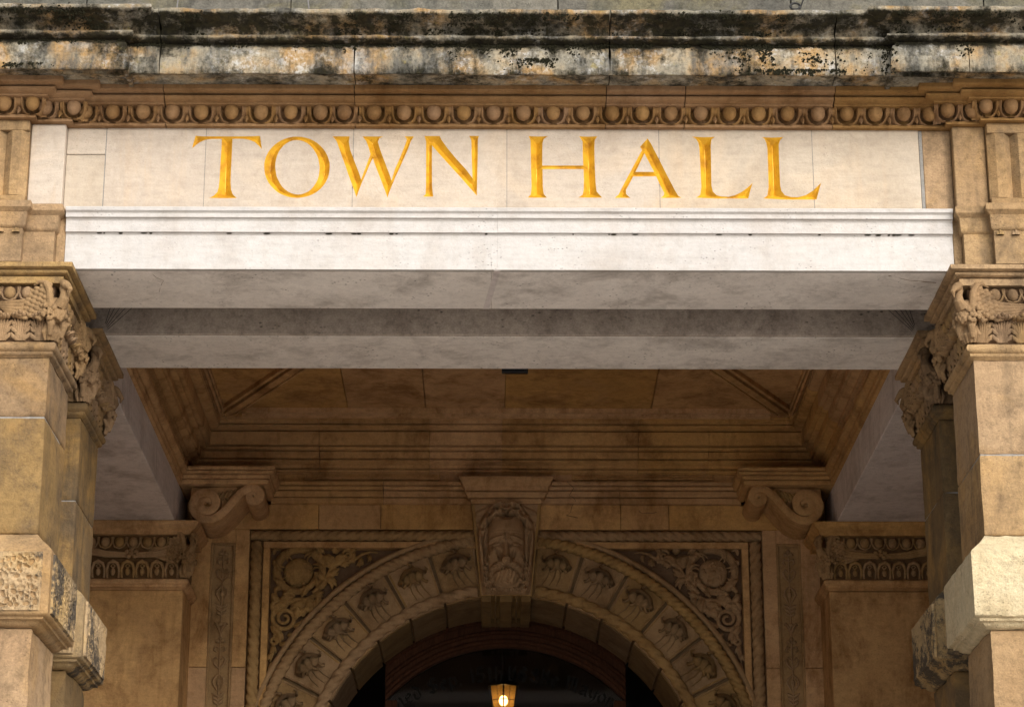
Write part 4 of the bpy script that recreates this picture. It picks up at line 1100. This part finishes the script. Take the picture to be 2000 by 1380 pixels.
def spandrel_mb(flower):
    m = MB()       # modelled for the right-hand side (x>0)
    cx, cz = 1.345, 5.350
    m.tube(spiral(cx, cz, 0.168, 0.118, R(235), -1.15, 44, rise=0.012), [0.016 + 0.012 * math.sin(math.pi * i / 44) for i in range(45)], 9)
    m.ell((cx, 5.066, cz), (0.098, 0.044, 0.098), nu=24, nv=12)
    n = 5
    if flower:
        for k in range(n):
            a = 2 * math.pi * k / n + 0.3
            m.tube(spiral(cx + 0.040 * math.cos(a), cz + 0.040 * math.sin(a), 0.028, 0.008, a, 0.9, 14, y=5.030), 0.006, 6)
        m.ell((cx, 5.028, cz), (0.016, 0.012, 0.016))
    else:
        for k in range(26):
            a = rnd.uniform(0, 6.28); rr_ = rnd.uniform(0.0, 0.085)
            m.ell((cx + rr_ * math.cos(a), 5.034 + 0.10 * rr_, cz + rr_ * math.sin(a)), (rnd.uniform(.014, .030), .010, rnd.uniform(.010, .022)), nu=7, nv=5)
    for k in range(8):
        a = R(70 - 42 * k)
        cleaf(m, cx + 0.158 * math.cos(a), cz + 0.158 * math.sin(a), a - 1.75, 0.085, 0.011, -0.9, 0.034)
        if k % 2: cleaf(m, cx + 0.165 * math.cos(a), cz + 0.165 * math.sin(a), a - 1.1, 0.040, 0.010, -0.6, 0.030)
    # stem sweeping down the frame side to the second scroll
    c2 = (1.425, 5.045)
    m.tube([(1.20, 5.045, 5.215), (1.29, 5.040, 5.165), (1.38, 5.036, 5.160), (1.46, 5.036, 5.135), (1.505, 5.038, 5.08)], [0.012, 0.018, 0.020, 0.018, 0.014], 8)
    m.tube(spiral(*c2, 0.080, 0.012, R(25), -1.9, 40, rise=0.010), [0.017 - 0.008 * i / 40 for i in range(41)], 8)
    for x, z, a, l, wd, b in [(1.29, 5.17, 3.6, .11, .024, .9), (1.37, 5.175, 0.5, .10, .022, -.8), (1.46, 5.165, -0.2, .07, .020, 1.0), (1.30, 5.16, -0.9, .10, .022, .7), (1.35, 5.14, -1.5, .10, .020, -.7), (1.41, 5.145, 5.4, .08, .018, .8),
                              (1.50, 5.00, 4.4, .09, .018, -.5), (1.47, 4.96, 3.9, .08, .016, .6), (1.36, 5.05, 2.4, .07, .018, -1.0), (1.38, 5.10, 2.0, .06, .016, .9), (1.50, 5.10, 1.2, .07, .016, .8), (1.44, 5.13, .2, .08, .02, -.9)]:
        cleaf(m, x, z, a, l, wd, b)
    m.tube(spiral(1.490, 4.900, 0.032, 0.008, R(80), 1.3, 20), 0.010, 7)
    for z, a in ((4.87, 4.2), (4.82, 4.9), (4.76, 4.4), (4.70, 4.8)): cleaf(m, 1.50, z, a, 0.07, 0.012, 0.4)
    # stem along the top to the small scrolls
    m.tube([(1.22, 5.045, 5.24), (1.15, 5.040, 5.32), (1.12, 5.038, 5.39), (1.05, 5.038, 5.425), (0.98, 5.04, 5.42)], [0.014, 0.018, 0.018, 0.016, 0.012], 8)
    m.tube(spiral(1.030, 5.462, 0.048, 0.008, R(260), -1.7, 32), [0.013 - 0.006 * i / 32 for i in range(33)], 8)
    m.tube([(0.99, 5.042, 5.43), (0.93, 5.040, 5.470), (0.88, 5.042, 5.485), (0.83, 5.046, 5.478)], [0.012, 0.011, 0.008, 0.003], 7)
    for x, z, a, l, wd, b in [(1.12, 5.40, 1.2, .10, .022, -.7), (1.13, 5.39, 0.4, .08, .020, .9), (1.10, 5.41, 2.0, .09, .020, .6), (1.15, 5.34, 3.4, .08, .018, -.8), (1.17, 5.30, 0.3, .08, .018, .9), (0.95, 5.44, 4.0, .06, .014, .8),
                              (1.17, 5.30, 3.0, .09, .018, .7), (1.21, 5.24, 2.6, .08, .016, -.6), (1.24, 5.20, 3.4, .07, .016, -.6), (1.50, 5.47, 0.7, .05, .010, 1.6), (1.09, 5.48, .6, .06, .018, .5), (1.19, 5.46, 5.6, .08, .018, .9), (1.07, 5.40, 3.4, .07, .014, -.8), (0.99, 5.47, 1.0, .05, .012, .9), (0.90, 5.46, 3.6, .05, .010, .7),
                              (1.24, 5.50, 2.8, .07, .014, .8), (1.49, 5.22, 1.8, .06, .012, .8), (1.22, 5.19, 4.2, .08, .016, .6), (1.30, 5.12, 4.6, .08, .016, .7), (1.36, 5.00, 3.6, .08, .016, -.8), (1.40, 4.94, 3.4, .07, .014, .7), (1.45, 4.88, 3.7, .07, .012, -.6)]:
        cleaf(m, x, z, a, l, wd, b)
    return m
for s, lab in ((-1, 'dark carved scrollwork with a plain round boss, left of the arch'), (1, 'dark carved scrollwork with a petalled rosette, right of the arch')):
    mb = spandrel_mb(s > 0)
    mb.v = [(s * x, y, z) for x, y, z in mb.v]
    me = carve(mb, 'spandrel_carving', 'relief', 0.0032, 0)
    tag(link('spandrel_carving', me), lab, 'carving', 'carved spandrels beside the arch')

# ------------------------------------------------------------------ keystone with the bearded head
ks = thing('carved_keystone', 'carved keystone with a frowning bearded hooded head at the crown of the arch', 'keystone')
m = MB(); m.prism([(-0.2245, 5.773), (0.2245, 5.773), (0.163, 5.170), (-0.163, 5.170)], 4.925, 5.74); m.build('keystone_block', 'relief', ks)
m = MB()
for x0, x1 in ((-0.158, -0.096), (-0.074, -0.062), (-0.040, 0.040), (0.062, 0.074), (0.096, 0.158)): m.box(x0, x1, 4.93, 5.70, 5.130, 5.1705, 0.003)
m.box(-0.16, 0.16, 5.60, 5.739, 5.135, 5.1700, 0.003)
m.build('fluted_underside', 'relief_shaded', ks)  # flutes in darkened relief stone, painting the shade under the keystone
KP = [(-0.08, 5.775), (0, 5.775), (0.006, 5.800), (-0.012, 5.802), (-0.012, 5.808), (0.020, 5.810), (0.036, 5.840), (0.018, 5.843), (0.018, 5.850), (0.042, 5.852), (0.044, 5.876), (0.052, 5.882), (0.060, 5.900), (0.070, 5.912), (0.074, 5.920), (0.075, 5.9355), (-0.08, 5.9365)]
m = MB(); m.sweep(KP, [(-0.226, 5.0), (-0.226, 4.905), (0.226, 4.905), (0.226, 5.0)], seg=0.05); m.box(-0.225, 0.225, 4.91, 4.999, 5.776, 5.935); m.build('cap_block', 'inner', ks, 35, (0.002, 13))
NX, NZ = 116, 170
U = np.linspace(-285, 285, NX)[None, :].repeat(NZ, 0); Yz = np.linspace(292, 1122, NZ)[:, None].repeat(NX, 1)
half = 268 + (205 - 268) * (Yz - 292) / 830
Xn = U * half / 285
def E(cx, cy, rx, ry, h, ang=0.0, p=1.0):
    a = math.radians(ang); dx = Xn - cx; dy = Yz - cy
    u = (dx * math.cos(a) + dy * math.sin(a)) / rx; v = (-dx * math.sin(a) + dy * math.cos(a)) / ry
    return h * np.maximum(0, 1 - (u * u + v * v)) ** p
def G_(cx, cy, rx, ry, h, ang=0.0):
    a = math.radians(ang); dx = Xn - cx; dy = Yz - cy
    u = (dx * math.cos(a) + dy * math.sin(a)) / rx; v = (-dx * math.sin(a) + dy * math.cos(a)) / ry
    return h * np.exp(-(u * u + v * v))
H = np.zeros_like(Xn)
hw = np.interp(Yz, [292, 330, 420, 520, 640, 800, 1000, 1122], [100, 150, 212, 245, 258, 250, 222, 195])       # hood
hood_h = 0.045 * np.clip((hw - np.abs(Xn)) / 30, 0, 1)
hood_h += 0.012 * np.sin(np.abs(Xn) * 0.085 + Yz * 0.012) * np.clip((hw - np.abs(Xn)) / 40, 0, 1)
hood_h += 0.010 * np.sin((np.abs(Xn) * 0.5 + (700 - Yz)) * 0.06) * (Yz < 560)
H = np.maximum(H, hood_h)
inn = np.interp(Yz, [292, 440, 520, 640, 800, 950, 1070, 1110, 1122], [0, 120, 168, 186, 182, 180, 165, 120, 30])  # opening of the hood
op = np.clip((inn - np.abs(Xn)) / 16, 0, 1) * (Yz > 430)
H = H * (1 - op) + op * 0.012
face = 0.125 * np.sqrt(np.maximum(0, 1 - (Xn / 178) ** 2 * 0.93 - ((Yz - 720) / 360) ** 2 * 0.72)) * np.clip((165 - np.abs(Xn)) / 22, 0, 1)
face *= op
H = np.where(face > H, face, H)
for t in (-1, 1):
    H += G_(82 * t, 648, 60, 14, 0.022, 14 * t) + G_(30 * t, 666, 22, 16, 0.014, 35 * t)       # frowning brows
    H -= G_(88 * t, 694, 50, 20, 0.030) + G_(34 * t, 712, 12, 22, 0.012)
    H += E(88 * t, 698, 38, 17, 0.026, 4 * t, 0.5) + G_(90 * t, 708, 44, 5, 0.006) + G_(88 * t, 678, 44, 5, 0.006, 8 * t)
    H += G_(108 * t, 775, 42, 46, 0.028) - G_(58 * t, 806, 15, 50, 0.042, 18 * t)
    H += E(34 * t, 842, 24, 20, 0.020, 0, 0.5)
    H += E(66 * t, 893, 84, 34, 0.036, 22 * t, 0.6) * (1 + 0.15 * np.sin((Xn * t * 0.5 + Yz) * 0.28))       # moustache
    H -= G_(66 * t, 938, 64, 10, 0.036, 24 * t)
    for (cx, cy, r_) in [(168, 850, 22), (176, 890, 24), (172, 935, 26), (178, 985, 28), (168, 1035, 30), (140, 1075, 30), (100, 1095, 28), (60, 1102, 26), (130, 1010, 26), (135, 960, 24), (150, 800, 18), (20, 1106, 24)]:
        H = np.maximum(H, H * 0.6 + E(cx * t, cy, r_, r_ * 1.1, 0.055, 0, 0.6)) + 0.008 * np.sin(np.hypot(Xn - cx * t, Yz - cy) * 0.35) * (np.hypot(Xn - cx * t, Yz - cy) < r_)
    H += E(66 * t, 392, 62, 30, 0.050, -14 * t, 0.5) * (1 + 0.2 * np.sin(Yz * 0.3)) + E(120 * t, 430, 44, 24, 0.030, 30 * t, 0.5)   # knot on the brow
H += G_(0, 560, 130, 80, 0.012) - G_(0, 640, 8, 34, 0.012) - G_(0, 600, 120, 5, 0.005) - G_(0, 574, 100, 4, 0.003)
nz = np.clip((Yz - 655) / 200, 0, 1) * (Yz < 866)
H += nz * (0.030 + 0.042 * np.clip((Yz - 680) / 170, 0, 1)) * np.clip(1 - (np.abs(Xn) / (17 + 20 * nz)) ** 3, 0, 1) * np.clip((866 - Yz) / 8, 0, 1)
H += E(0, 985, 112, 80, 0.050, 0, 0.5) * (1 + 0.10 * np.sin(Xn * 0.22 + np.sin(Yz * 0.05) * 2)) - G_(12, 1030, 22, 16, 0.034) - G_(0, 925, 40, 8, 0.012)
H += E(0, 322, 120, 46, 0.040, 0, 0.4) - G_(0, 330, 30, 16, 0.040) - E(0, 440, 60, 34, 0.030, 0, 0.7)
edge = np.clip((half - np.abs(Xn)) / 10, 0, 1) * np.clip((Yz - 292) / 10, 0, 1) * np.clip((1122 - Yz) / 10, 0, 1)
for t in (-1, 1):
    H -= 0.030 * np.exp(-((np.abs(Xn) - inn) / 7) ** 2) * (Yz > 470) * (Yz < 1090) * 0.5
H = H * edge
rows = [[(Xn[j, i] * 0.000765, 4.923 - H[j, i] * 1.15, 5.775 - (Yz[j, i] - 289) * 0.000722) for i in range(NX)] for j in range(NZ)]
m = MB(); m.grid(rows); m.build('carved_head', 'relief', ks, 180)

# ------------------------------------------------------------------ scroll brackets
def console(s, lab):
    t = thing('scroll_bracket', lab, 'bracket', 'scroll brackets under the porch cornice')
    big, sm = (1.905, 5.690), (1.608, 5.738)
    def sp(c, r0, r1, a0, turns, n): return [(c[0] + (r0 + (r1 - r0) * (i / n) ** 0.8) * math.cos(a0 + turns * 2 * math.pi * i / n), c[1] + (r0 + (r1 - r0) * (i / n) ** 0.8) * math.sin(a0 + turns * 2 * math.pi * i / n)) for i in range(n + 1)]
    line = sp(sm, 0.055, 0.012, R(75), 1.35, 26)[::-1]
    line += [(1.655, 5.783), (1.695, 5.755), (1.735, 5.706), (1.775, 5.655), (1.820, 5.612), (1.868, 5.588)]
    line += sp(big, 0.104, 0.016, R(-85), 1.75, 44)
    n = len(line)
    def ribbon(th, y0, y1, rec=0.0):
        rows = []
        for i, (x, z) in enumerate(line):
            a = Vector(line[max(i - 1, 0)]); b = Vector(line[min(i + 1, n - 1)]); d = (b - a).normalized(); q = Vector((-d.y, d.x))
            f = min(1.0, min(i, n - 1 - i) / 14); h = th * (0.45 + 0.55 * f)
            p = Vector((x, z))
            up_, lo_ = p + q * h, p - q * h
            rows.append([(s * up_.x, y0 + 0.006, up_.y), (s * (up_.x * .75 + lo_.x * .25), y0, up_.y * .75 + lo_.y * .25), (s * (up_.x * .25 + lo_.x * .75), y0, up_.y * .25 + lo_.y * .75), (s * lo_.x, y0 + 0.006, lo_.y)]
                        + [(s * (lo_.x - q.x * 0.005 * (k % 2)), y0 + 0.02 + (y1 - y0 - 0.02) * k / 8, lo_.y - q.y * 0.005 * (k % 2)) for k in range(9)] + [(s * up_.x, y1, up_.y)])
        m = MB(); m.grid(rows, closed_v=True)
        return m
    ribbon(0.026, 4.600, 4.998).build('scroll', 'inner', t, 45)
    m = MB(); m.tube([(s * big[0], 4.645, big[1]), (s * big[0], 4.998, big[1])], 0.075, 24); m.tube([(s * sm[0], 4.640, sm[1]), (s * sm[0], 4.998, sm[1])], 0.040, 18)
    m.build('scroll_core', 'inner', t, 40)
    fill = [(1.640, 5.810), (2.01, 5.810), (2.02, 5.69), (1.93, 5.60), (1.868, 5.592), (1.80, 5.626), (1.735, 5.710), (1.69, 5.762)]
    m = MB(); m.prism([(s * x, z) for x, z in fill], 4.668, 4.998); m.build('web', 'inner', t)
    m = MB()
    for k in range(6):
        x = 1.70 + 0.026 * k; z = 5.800 - 0.006 * k
        m.tube([(s * x, 4.662, z), (s * (x + 0.012), 4.648, z - 0.026), (s * (x + 0.032), 4.656, z - 0.046 - 0.004 * k)], [0.011, 0.013, 0.005], 7)
    m.ell((s * 1.775, 4.656, 5.742), (0.020, 0.014, 0.034), [(1, 0, 0.5), (0, 1, 0), (-0.5, 0, 1)])
    m.tube([(s * 1.745, 4.660, 5.765), (s * 1.775, 4.648, 5.700), (s * 1.815, 4.658, 5.655)], [0.012, 0.012, 0.004], 7)
    m.build('leaf_carving', 'relief', t, 60)
console(-1, 'S-shaped stone scroll bracket at the left inner corner of the porch')
console(1, 'S-shaped stone scroll bracket at the right inner corner of the porch')

# ------------------------------------------------------------------ wall pilasters
m = MB()    # small leaf with a tongue in its middle
m.tube([(-0.036, 0.004, 0.0), (-0.040, -0.012, 0.05), (-0.028, -0.022, 0.088), (0, -0.028, 0.100), (0.028, -0.022, 0.088), (0.040, -0.012, 0.05), (0.036, 0.004, 0.0)], [0.008, 0.009, 0.011, 0.013, 0.011, 0.009, 0.008], 7)
m.ell((0, -0.010, 0.036), (0.016, 0.014, 0.024), nu=9, nv=6); m.tube([(0, -0.004, 0.06), (-0.014, -0.012, 0.074), (0, -0.020, 0.085), (0.014, -0.012, 0.074), (0, -0.004, 0.062)], 0.005, 6)
tongue_me = m.mesh('tongue_leaf', 'relief', 70)
m = MB(); m.ell((0, 0, 0), (0.030, 0.024, 0.033), nu=12, nv=8); regg_me = m.mesh('egg', 'relief', 180)
m = MB(); m.tube([(-0.040, 0.008, 0.034), (-0.042, 0.0, 0.0), (-0.028, -0.002, -0.030), (0, 0.002, -0.040), (0.028, -0.002, -0.030), (0.042, 0.0, 0.0), (0.040, 0.008, 0.034)], 0.006, 6)
rshell_me = m.mesh('egg_shell', 'relief', 60)
def pilaster(s, lab, eroded):
    t = thing('wall_pilaster', lab, 'pilaster', 'pilasters on the back wall'); y0, y1 = 4.56, 4.998; xin, xout = 2.024, 2.66
    for z0, z1 in ((4.24, 5.118), (3.3, 4.237), (0.0, 3.297)):
        m = MB(); a, b = sorted((s * xin, s * xout)); m.box(a, b, y0, y1, z0, z1, 0.006); m.build('shaft_stone', 'inner', t)
    path = rect(s * xin, s * xout, y0, y1)
    m = MB(); m.sweep([(-.05, 5.120), (0, 5.120), (0.006, 5.128), (0.020, 5.134), (0.022, 5.146), (0.032, 5.152), (0.036, 5.164), (0.032, 5.178), (0.02, 5.186), (-.05, 5.188)], path, closed=True); m.build('astragal', 'inner', t, 35)
    m = MB(); m.sweep([(-.1, 5.189), (-0.006, 5.189), (-0.004, 5.30), (0.004, 5.36), (0.012, 5.462), (-.1, 5.463)], path, closed=True); cap = m.build('capital', 'carving_ground', t, 30)
    m = MB(); m.sweep([(-.1, 5.464), (0.052, 5.464), (0.055, 5.494), (0.066, 5.500), (0.080, 5.514), (0.086, 5.520), (0.088, 5.532), (0.095, 5.536), (0.095, 5.543), (-.1, 5.543)], path, closed=True, seg=0.06); m.build('abacus', 'inner', t, 35, (0.002, 13))
    for k in range(7):
        l = link('tongue_leaf', tongue_me, cap); l.location = (s * (xin + 0.075 + 0.092 * k), y0 - 0.004, 5.194)
    for k in range(6):
        x = s * (xin + 0.145 + 0.088 * k)
        for nme, me in (('egg', regg_me), ('egg_shell', rshell_me)):
            e = link(nme, me, cap); e.location = (x, y0 - 0.026, 5.418)
    m = MB(); X = lambda v: s * (xin + v)        # spread wings meeting at a central ornament
    for c0, c1 in ((0.035, 0.30), (0.62, 0.36)):
        for k in range(3):
            m.tube([(X(c0), y0 - 0.018, 5.386 - 0.016 * k), (X(c0 + (c1 - c0) * 0.5), y0 - 0.030, 5.352 - 0.012 * k), (X(c1), y0 - 0.024, 5.346 - 0.010 * k)], [0.014, 0.012, 0.008], 7)
    for dx, dz in ((0, 0), (-.028, .012), (.028, .012), (-.02, -.018), (.02, -.018), (0, .026)): m.ell((X(0.33 + dx), y0 - 0.026, 5.345 + dz), (0.017, 0.014, 0.014), nu=8, nv=5)
    m.build('garland', 'relief', cap, 60)
    if not eroded:
        b = link('stone_bird', bird_me, cap); b.data = bird_dark; b.location = (s * xin, y0, 5.255); b.scale = (-s * 0.92, 0.92, 0.92)
    else:
        b = link('stone_bird', bird_dark, cap); b.location = (s * xin, y0, 5.250); b.scale = (-s * 0.95, 0.85, 0.88); b['label'] = 'weathered headless bird'
bird_dark = bird_me.copy(); bird_dark.materials.clear(); bird_dark.materials.append(M['relief'])
pilaster(-1, 'dark stone pilaster on the back wall left of the arch, with a winged capital', False)
pilaster(1, 'dark stone pilaster on the back wall right of the arch, with a worn winged capital', True)

# ------------------------------------------------------------------ arched door frame, fanlight, hall behind
df = thing('arched_door_frame', 'varnished dark red wooden arched frame inside the stone arch', 'door frame')
FP = [(1.255, 5.775), (1.255, 5.70), (1.225, 5.690), (1.215, 5.705), (1.175, 5.707), (1.165, 5.692), (1.150, 5.690), (1.142, 5.712), (1.118, 5.714), (1.110, 5.700), (1.098, 5.697), (1.088, 5.702), (1.082, 5.722), (1.064, 5.726), (1.060, 5.775)]
m = MB(); rows = []
for i in range(61):
    f = -1 + 2 * i / 60
    rows.append([(1.0 * 0.80 * f * 1.0, y, ZA + 0.012 * (1.255 - r) + math.sqrt(r * r - (0.80 * f) ** 2)) for r, y in FP])
k0 = len(m.v); m.grid(rows, closed_v=True); m.f += [tuple(range(k0, k0 + len(FP))), tuple(range(k0 + 60 * len(FP), k0 + 61 * len(FP)))]
m.build('arched_head', 'wood', df, 30)
m = MB()
for s in (-1, 1):
    a, b = sorted((s * 0.80, s * 0.72)); m.box(a, b, 5.70, 5.775, 0, 4.64)
m.build('jamb', 'wood', df)
m = MB(); m.box(-0.72, 0.72, 5.71, 5.77, 0, 3.9); m.build('door_leaf', 'wood', df)
fl = thing('fanlight', 'dark arched fanlight pane lettered in black with a date and the words the Mayor', 'fanlight')
m = MB(); ring_pts = [(0.80 * (-1 + i / 20), ZA + math.sqrt(1.075 ** 2 - (0.80 * (-1 + i / 20)) ** 2)) for i in range(41)]
m.prism([(-0.80, 3.9)] + ring_pts + [(0.80, 3.9)], 5.778, 5.784); m.build('pane', 'pane', fl)
# blackletter strokes drawn with a slanted broad nib
GL = {'O': ([[(.5,0),(.1,.3),(.1,.7),(.5,1),(.8,.75),(.8,.3),(.5,0)],[(.45,.15),(.45,.85)]],.95), 'p': ([[(.12,.62),(.12,-.32)],[(.0,.56),(.12,.66),(.3,.55),(.45,.62),(.52,.48),(.52,.12),(.3,0),(.12,.1)]],.66), 'e': ([[(.12,.33),(.48,.42),(.48,.52),(.3,.66),(.12,.5),(.12,.12),(.28,0),(.5,.12)]],.6),
      'n': ([[(.0,.56),(.12,.66),(.12,.04),(.2,0)],[(.12,.52),(.36,.66),(.48,.55),(.48,.06),(.58,0)]],.68), 'd': ([[(.2,.95),(.5,.6),(.5,.12),(.3,0),(.12,.12),(.12,.5),(.32,.66)]],.66), 'S': ([[(.7,.85),(.45,1),(.15,.8),(.2,.6),(.65,.42),(.7,.18),(.4,0),(.08,.15)],[(.4,.95),(.4,.05)]],.85),
      '.': ([[(.1,.08),(.16,.02)]],.3), '1': ([[(.08,.8),(.3,1),(.3,0)]],.5), '5': ([[(.6,1),(.2,.95),(.15,.55),(.5,.55),(.6,.3),(.4,0),(.1,.08)]],.75), 't': ([[(.2,.95),(.2,.1),(.32,0),(.42,.06)],[(.05,.64),(.4,.64)]],.5), 'h': ([[(.12,1),(.12,.02)],[(.12,.52),(.36,.66),(.5,.5),(.46,.05),(.3,-.18)]],.68),
      '8': ([[(.35,.52),(.12,.72),(.35,1),(.6,.75),(.35,.52),(.08,.25),(.35,0),(.62,.25),(.35,.52)]],.75), '4': ([[(.5,0),(.5,1),(.08,.35),(.7,.35)]],.8), ',': ([[(.14,.08),(.08,-.14)]],.3), 'b': ([[(.12,1),(.12,.1),(.3,0),(.5,.14),(.5,.5),(.32,.66),(.12,.52)]],.64), 'y': ([[(.1,.64),(.12,.2),(.3,.08),(.5,.2)],[(.5,.66),(.5,.0),(.25,-.3)]],.66),
      'M': ([[(.0,.75),(.15,1),(.2,.1),(.08,0)],[(.2,.85),(.45,1),(.48,.1)],[(.48,.85),(.72,1),(.75,.1),(.88,0)]],1.0), 'a': ([[(.1,.58),(.3,.66),(.48,.52),(.48,.05),(.58,0)],[(.48,.36),(.2,.3),(.1,.14),(.25,0),(.48,.14)]],.66), 'o': ([[(.3,0),(.1,.16),(.1,.5),(.3,.66),(.5,.5),(.5,.16),(.3,0)]],.62), 'r': ([[(.0,.56),(.12,.66),(.12,.0)],[(.12,.52),(.3,.66),(.42,.56)]],.46), 'i': ([[(.0,.56),(.12,.66),(.12,.05),(.22,0)],[(.1,.86),(.16,.92)]],.32), ' ': ([], .4)}
def lettering(text, a0, rad, zc, h):
    a = a0
    for ch in text:
        strokes, adv = GL[ch]; m = MB()
        th = a / rad
        ax = Vector((math.cos(th), 0, -math.sin(th))); az = Vector((math.sin(th), 0, math.cos(th))); org = Vector((rad * math.sin(th), 5.7755, zc + rad * math.cos(th)))
        nib = (ax * 0.75 + az * 0.66) * 0.085 * h
        for st in strokes:
            P = [org + ax * (x * h) + az * (z * h) for x, z in st]
            for p, q in zip(P, P[1:]):
                m.add([p - nib, p + nib, q + nib, q - nib], [(0, 1, 2, 3)])
        if strokes: m.build('painted_letter', 'paint', fl)
        a += adv * h
lettering('Opened Sep. 15th 1884,', -0.965, 1.415, 3.372, 0.098)
lettering('by the Mayor Sidney', 0.015, 1.415, 3.372, 0.098)
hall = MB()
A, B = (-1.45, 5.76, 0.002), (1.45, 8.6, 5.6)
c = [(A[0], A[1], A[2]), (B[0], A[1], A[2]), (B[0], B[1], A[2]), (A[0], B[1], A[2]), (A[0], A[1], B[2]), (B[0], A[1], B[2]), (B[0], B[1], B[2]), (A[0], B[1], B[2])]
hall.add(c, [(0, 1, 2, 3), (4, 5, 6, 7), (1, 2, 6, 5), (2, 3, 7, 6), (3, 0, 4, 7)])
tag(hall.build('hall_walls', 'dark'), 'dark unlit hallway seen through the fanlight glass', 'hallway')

# ------------------------------------------------------------------ lantern
la = thing('hanging_lantern', 'lit black iron lantern with amber panes hanging in the arch', 'lantern')
LY = 6.10
def hexr(r, z, n=6, off=30): return [(-0.012 + r * math.cos(R(off + 360 / n * k)), LY + r * math.sin(R(off + 360 / n * k)), z) for k in range(n)]
m = MB(); m.tube([(-0.012, LY, 4.90), (-0.012, LY, 5.598)], 0.010, 8); m.build('rod', 'iron', la)
m = MB(); L_ = [hexr(0.014, 4.925), hexr(0.020, 4.905), hexr(0.045, 4.880), hexr(0.075, 4.850), hexr(0.122, 4.812), hexr(0.122, 4.804), hexr(0.02, 4.806)]
m.grid(L_, closed_v=True); m.build('cap', 'iron', la)
top, bot = hexr(0.104, 4.803), hexr(0.066, 4.545)
m = MB()
for k in range(6):
    a, b = Vector(top[k]), Vector(bot[k]); m.tube([a, b], 0.005, 6)
    a2, b2 = Vector(top[(k + 1) % 6]), Vector(bot[(k + 1) % 6])
    m.tube([a.lerp(b, 0.36), a2.lerp(b2, 0.36)], 0.003, 5); m.tube([b, b2], 0.006, 6)
    m.tube([a.lerp(a2, 0.5), b.lerp(b2, 0.5)], 0.0022, 5)
m.build('glazing_bars', 'iron', la)
for k in range(6):
    m = MB(); m.add([top[k], top[(k + 1) % 6], bot[(k + 1) % 6], bot[k]], [(0, 1, 2, 3)]); m.build('pane', 'amber', la)
m = MB(); m.tube(hexr(0.0, 4.54)[:1] + hexr(0.0, 4.66)[:1], 0.012, 8); m.build('lamp_holder', 'iron', la)
m = MB(); m.ell((-0.012, LY, 4.712), (0.030, 0.030, 0.036), nu=14, nv=10); m.build('bulb', 'bulb', la, 180)

# ------------------------------------------------------------------ small things
m = MB(); m.box(-0.041, 0.094, 1.462, 1.495, 5.536, 5.66, 0.003); m.box(-0.01, 0.06, 1.443, 1.4615, 5.58, 5.63, 0.003)
tag(m.build('floodlight', 'iron'), 'small black fixture peeping out under the middle of the rear beam', 'floodlight')
for x, lean, lab in ((-1.525, 0.02, 'thin grey wire running up the parapet at the left, first from the edge'), (-0.925, -0.02, 'thin grey wire running up the parapet above the letter O'), (1.305, 0.06, 'thin dark wire with a ring standing on the parapet above the last letter L')):
    m = MB(); m.tube([(x, -0.415, 6.652), (x + lean * 0.3, -0.42, 6.70), (x + lean, -0.25, 6.85), (x + 1.4 * lean, -0.045, 7.05), (x + 1.5 * lean, -0.04, 7.5)], 0.0035, 6)
    if x > 1: m.tube([(x - 0.02 + 0.022 * math.cos(a), -0.425, 6.668 + 0.016 * math.sin(a)) for a in np.linspace(0, 2 * math.pi, 15)], 0.005, 6)
    tag(m.build('cable', 'cable' if x < 1 else 'iron'), lab, 'cable', 'wires on the parapet')
for s, lab in ((-1, 'thin dark bird-deterrent wires in the gap beside the left piers'), (1, 'thin dark bird-deterrent wires in the gap beside the right piers')):
    m = MB()
    for k in range(5):
        x0 = s * (1.990 - 0.003 * k); m.tube([(x0, 0.905, 5.60 - 0.008 * k), (x0 - s * (0.03 + 0.022 * k), 0.905 - 0.002 * k, 5.72 - 0.010 * k)], 0.0013, 5)
    tag(m.build('bird_spikes', 'iron'), lab, 'bird spikes', 'bird spikes by the piers')
crack('crack', [(1.73, 0.06, ZS - 0.001), (1.80, 0.10, ZS - 0.001), (1.88, 0.13, ZS - 0.001), (1.96, 0.15, ZS - 0.001)], fb, 0.0018, 9)
crack('crack', [(-1.66, 0.04, ZS - 0.001), (-1.61, 0.14, ZS - 0.001), (-1.64, 0.30, ZS - 0.001)], fb, 0.0011, 8)
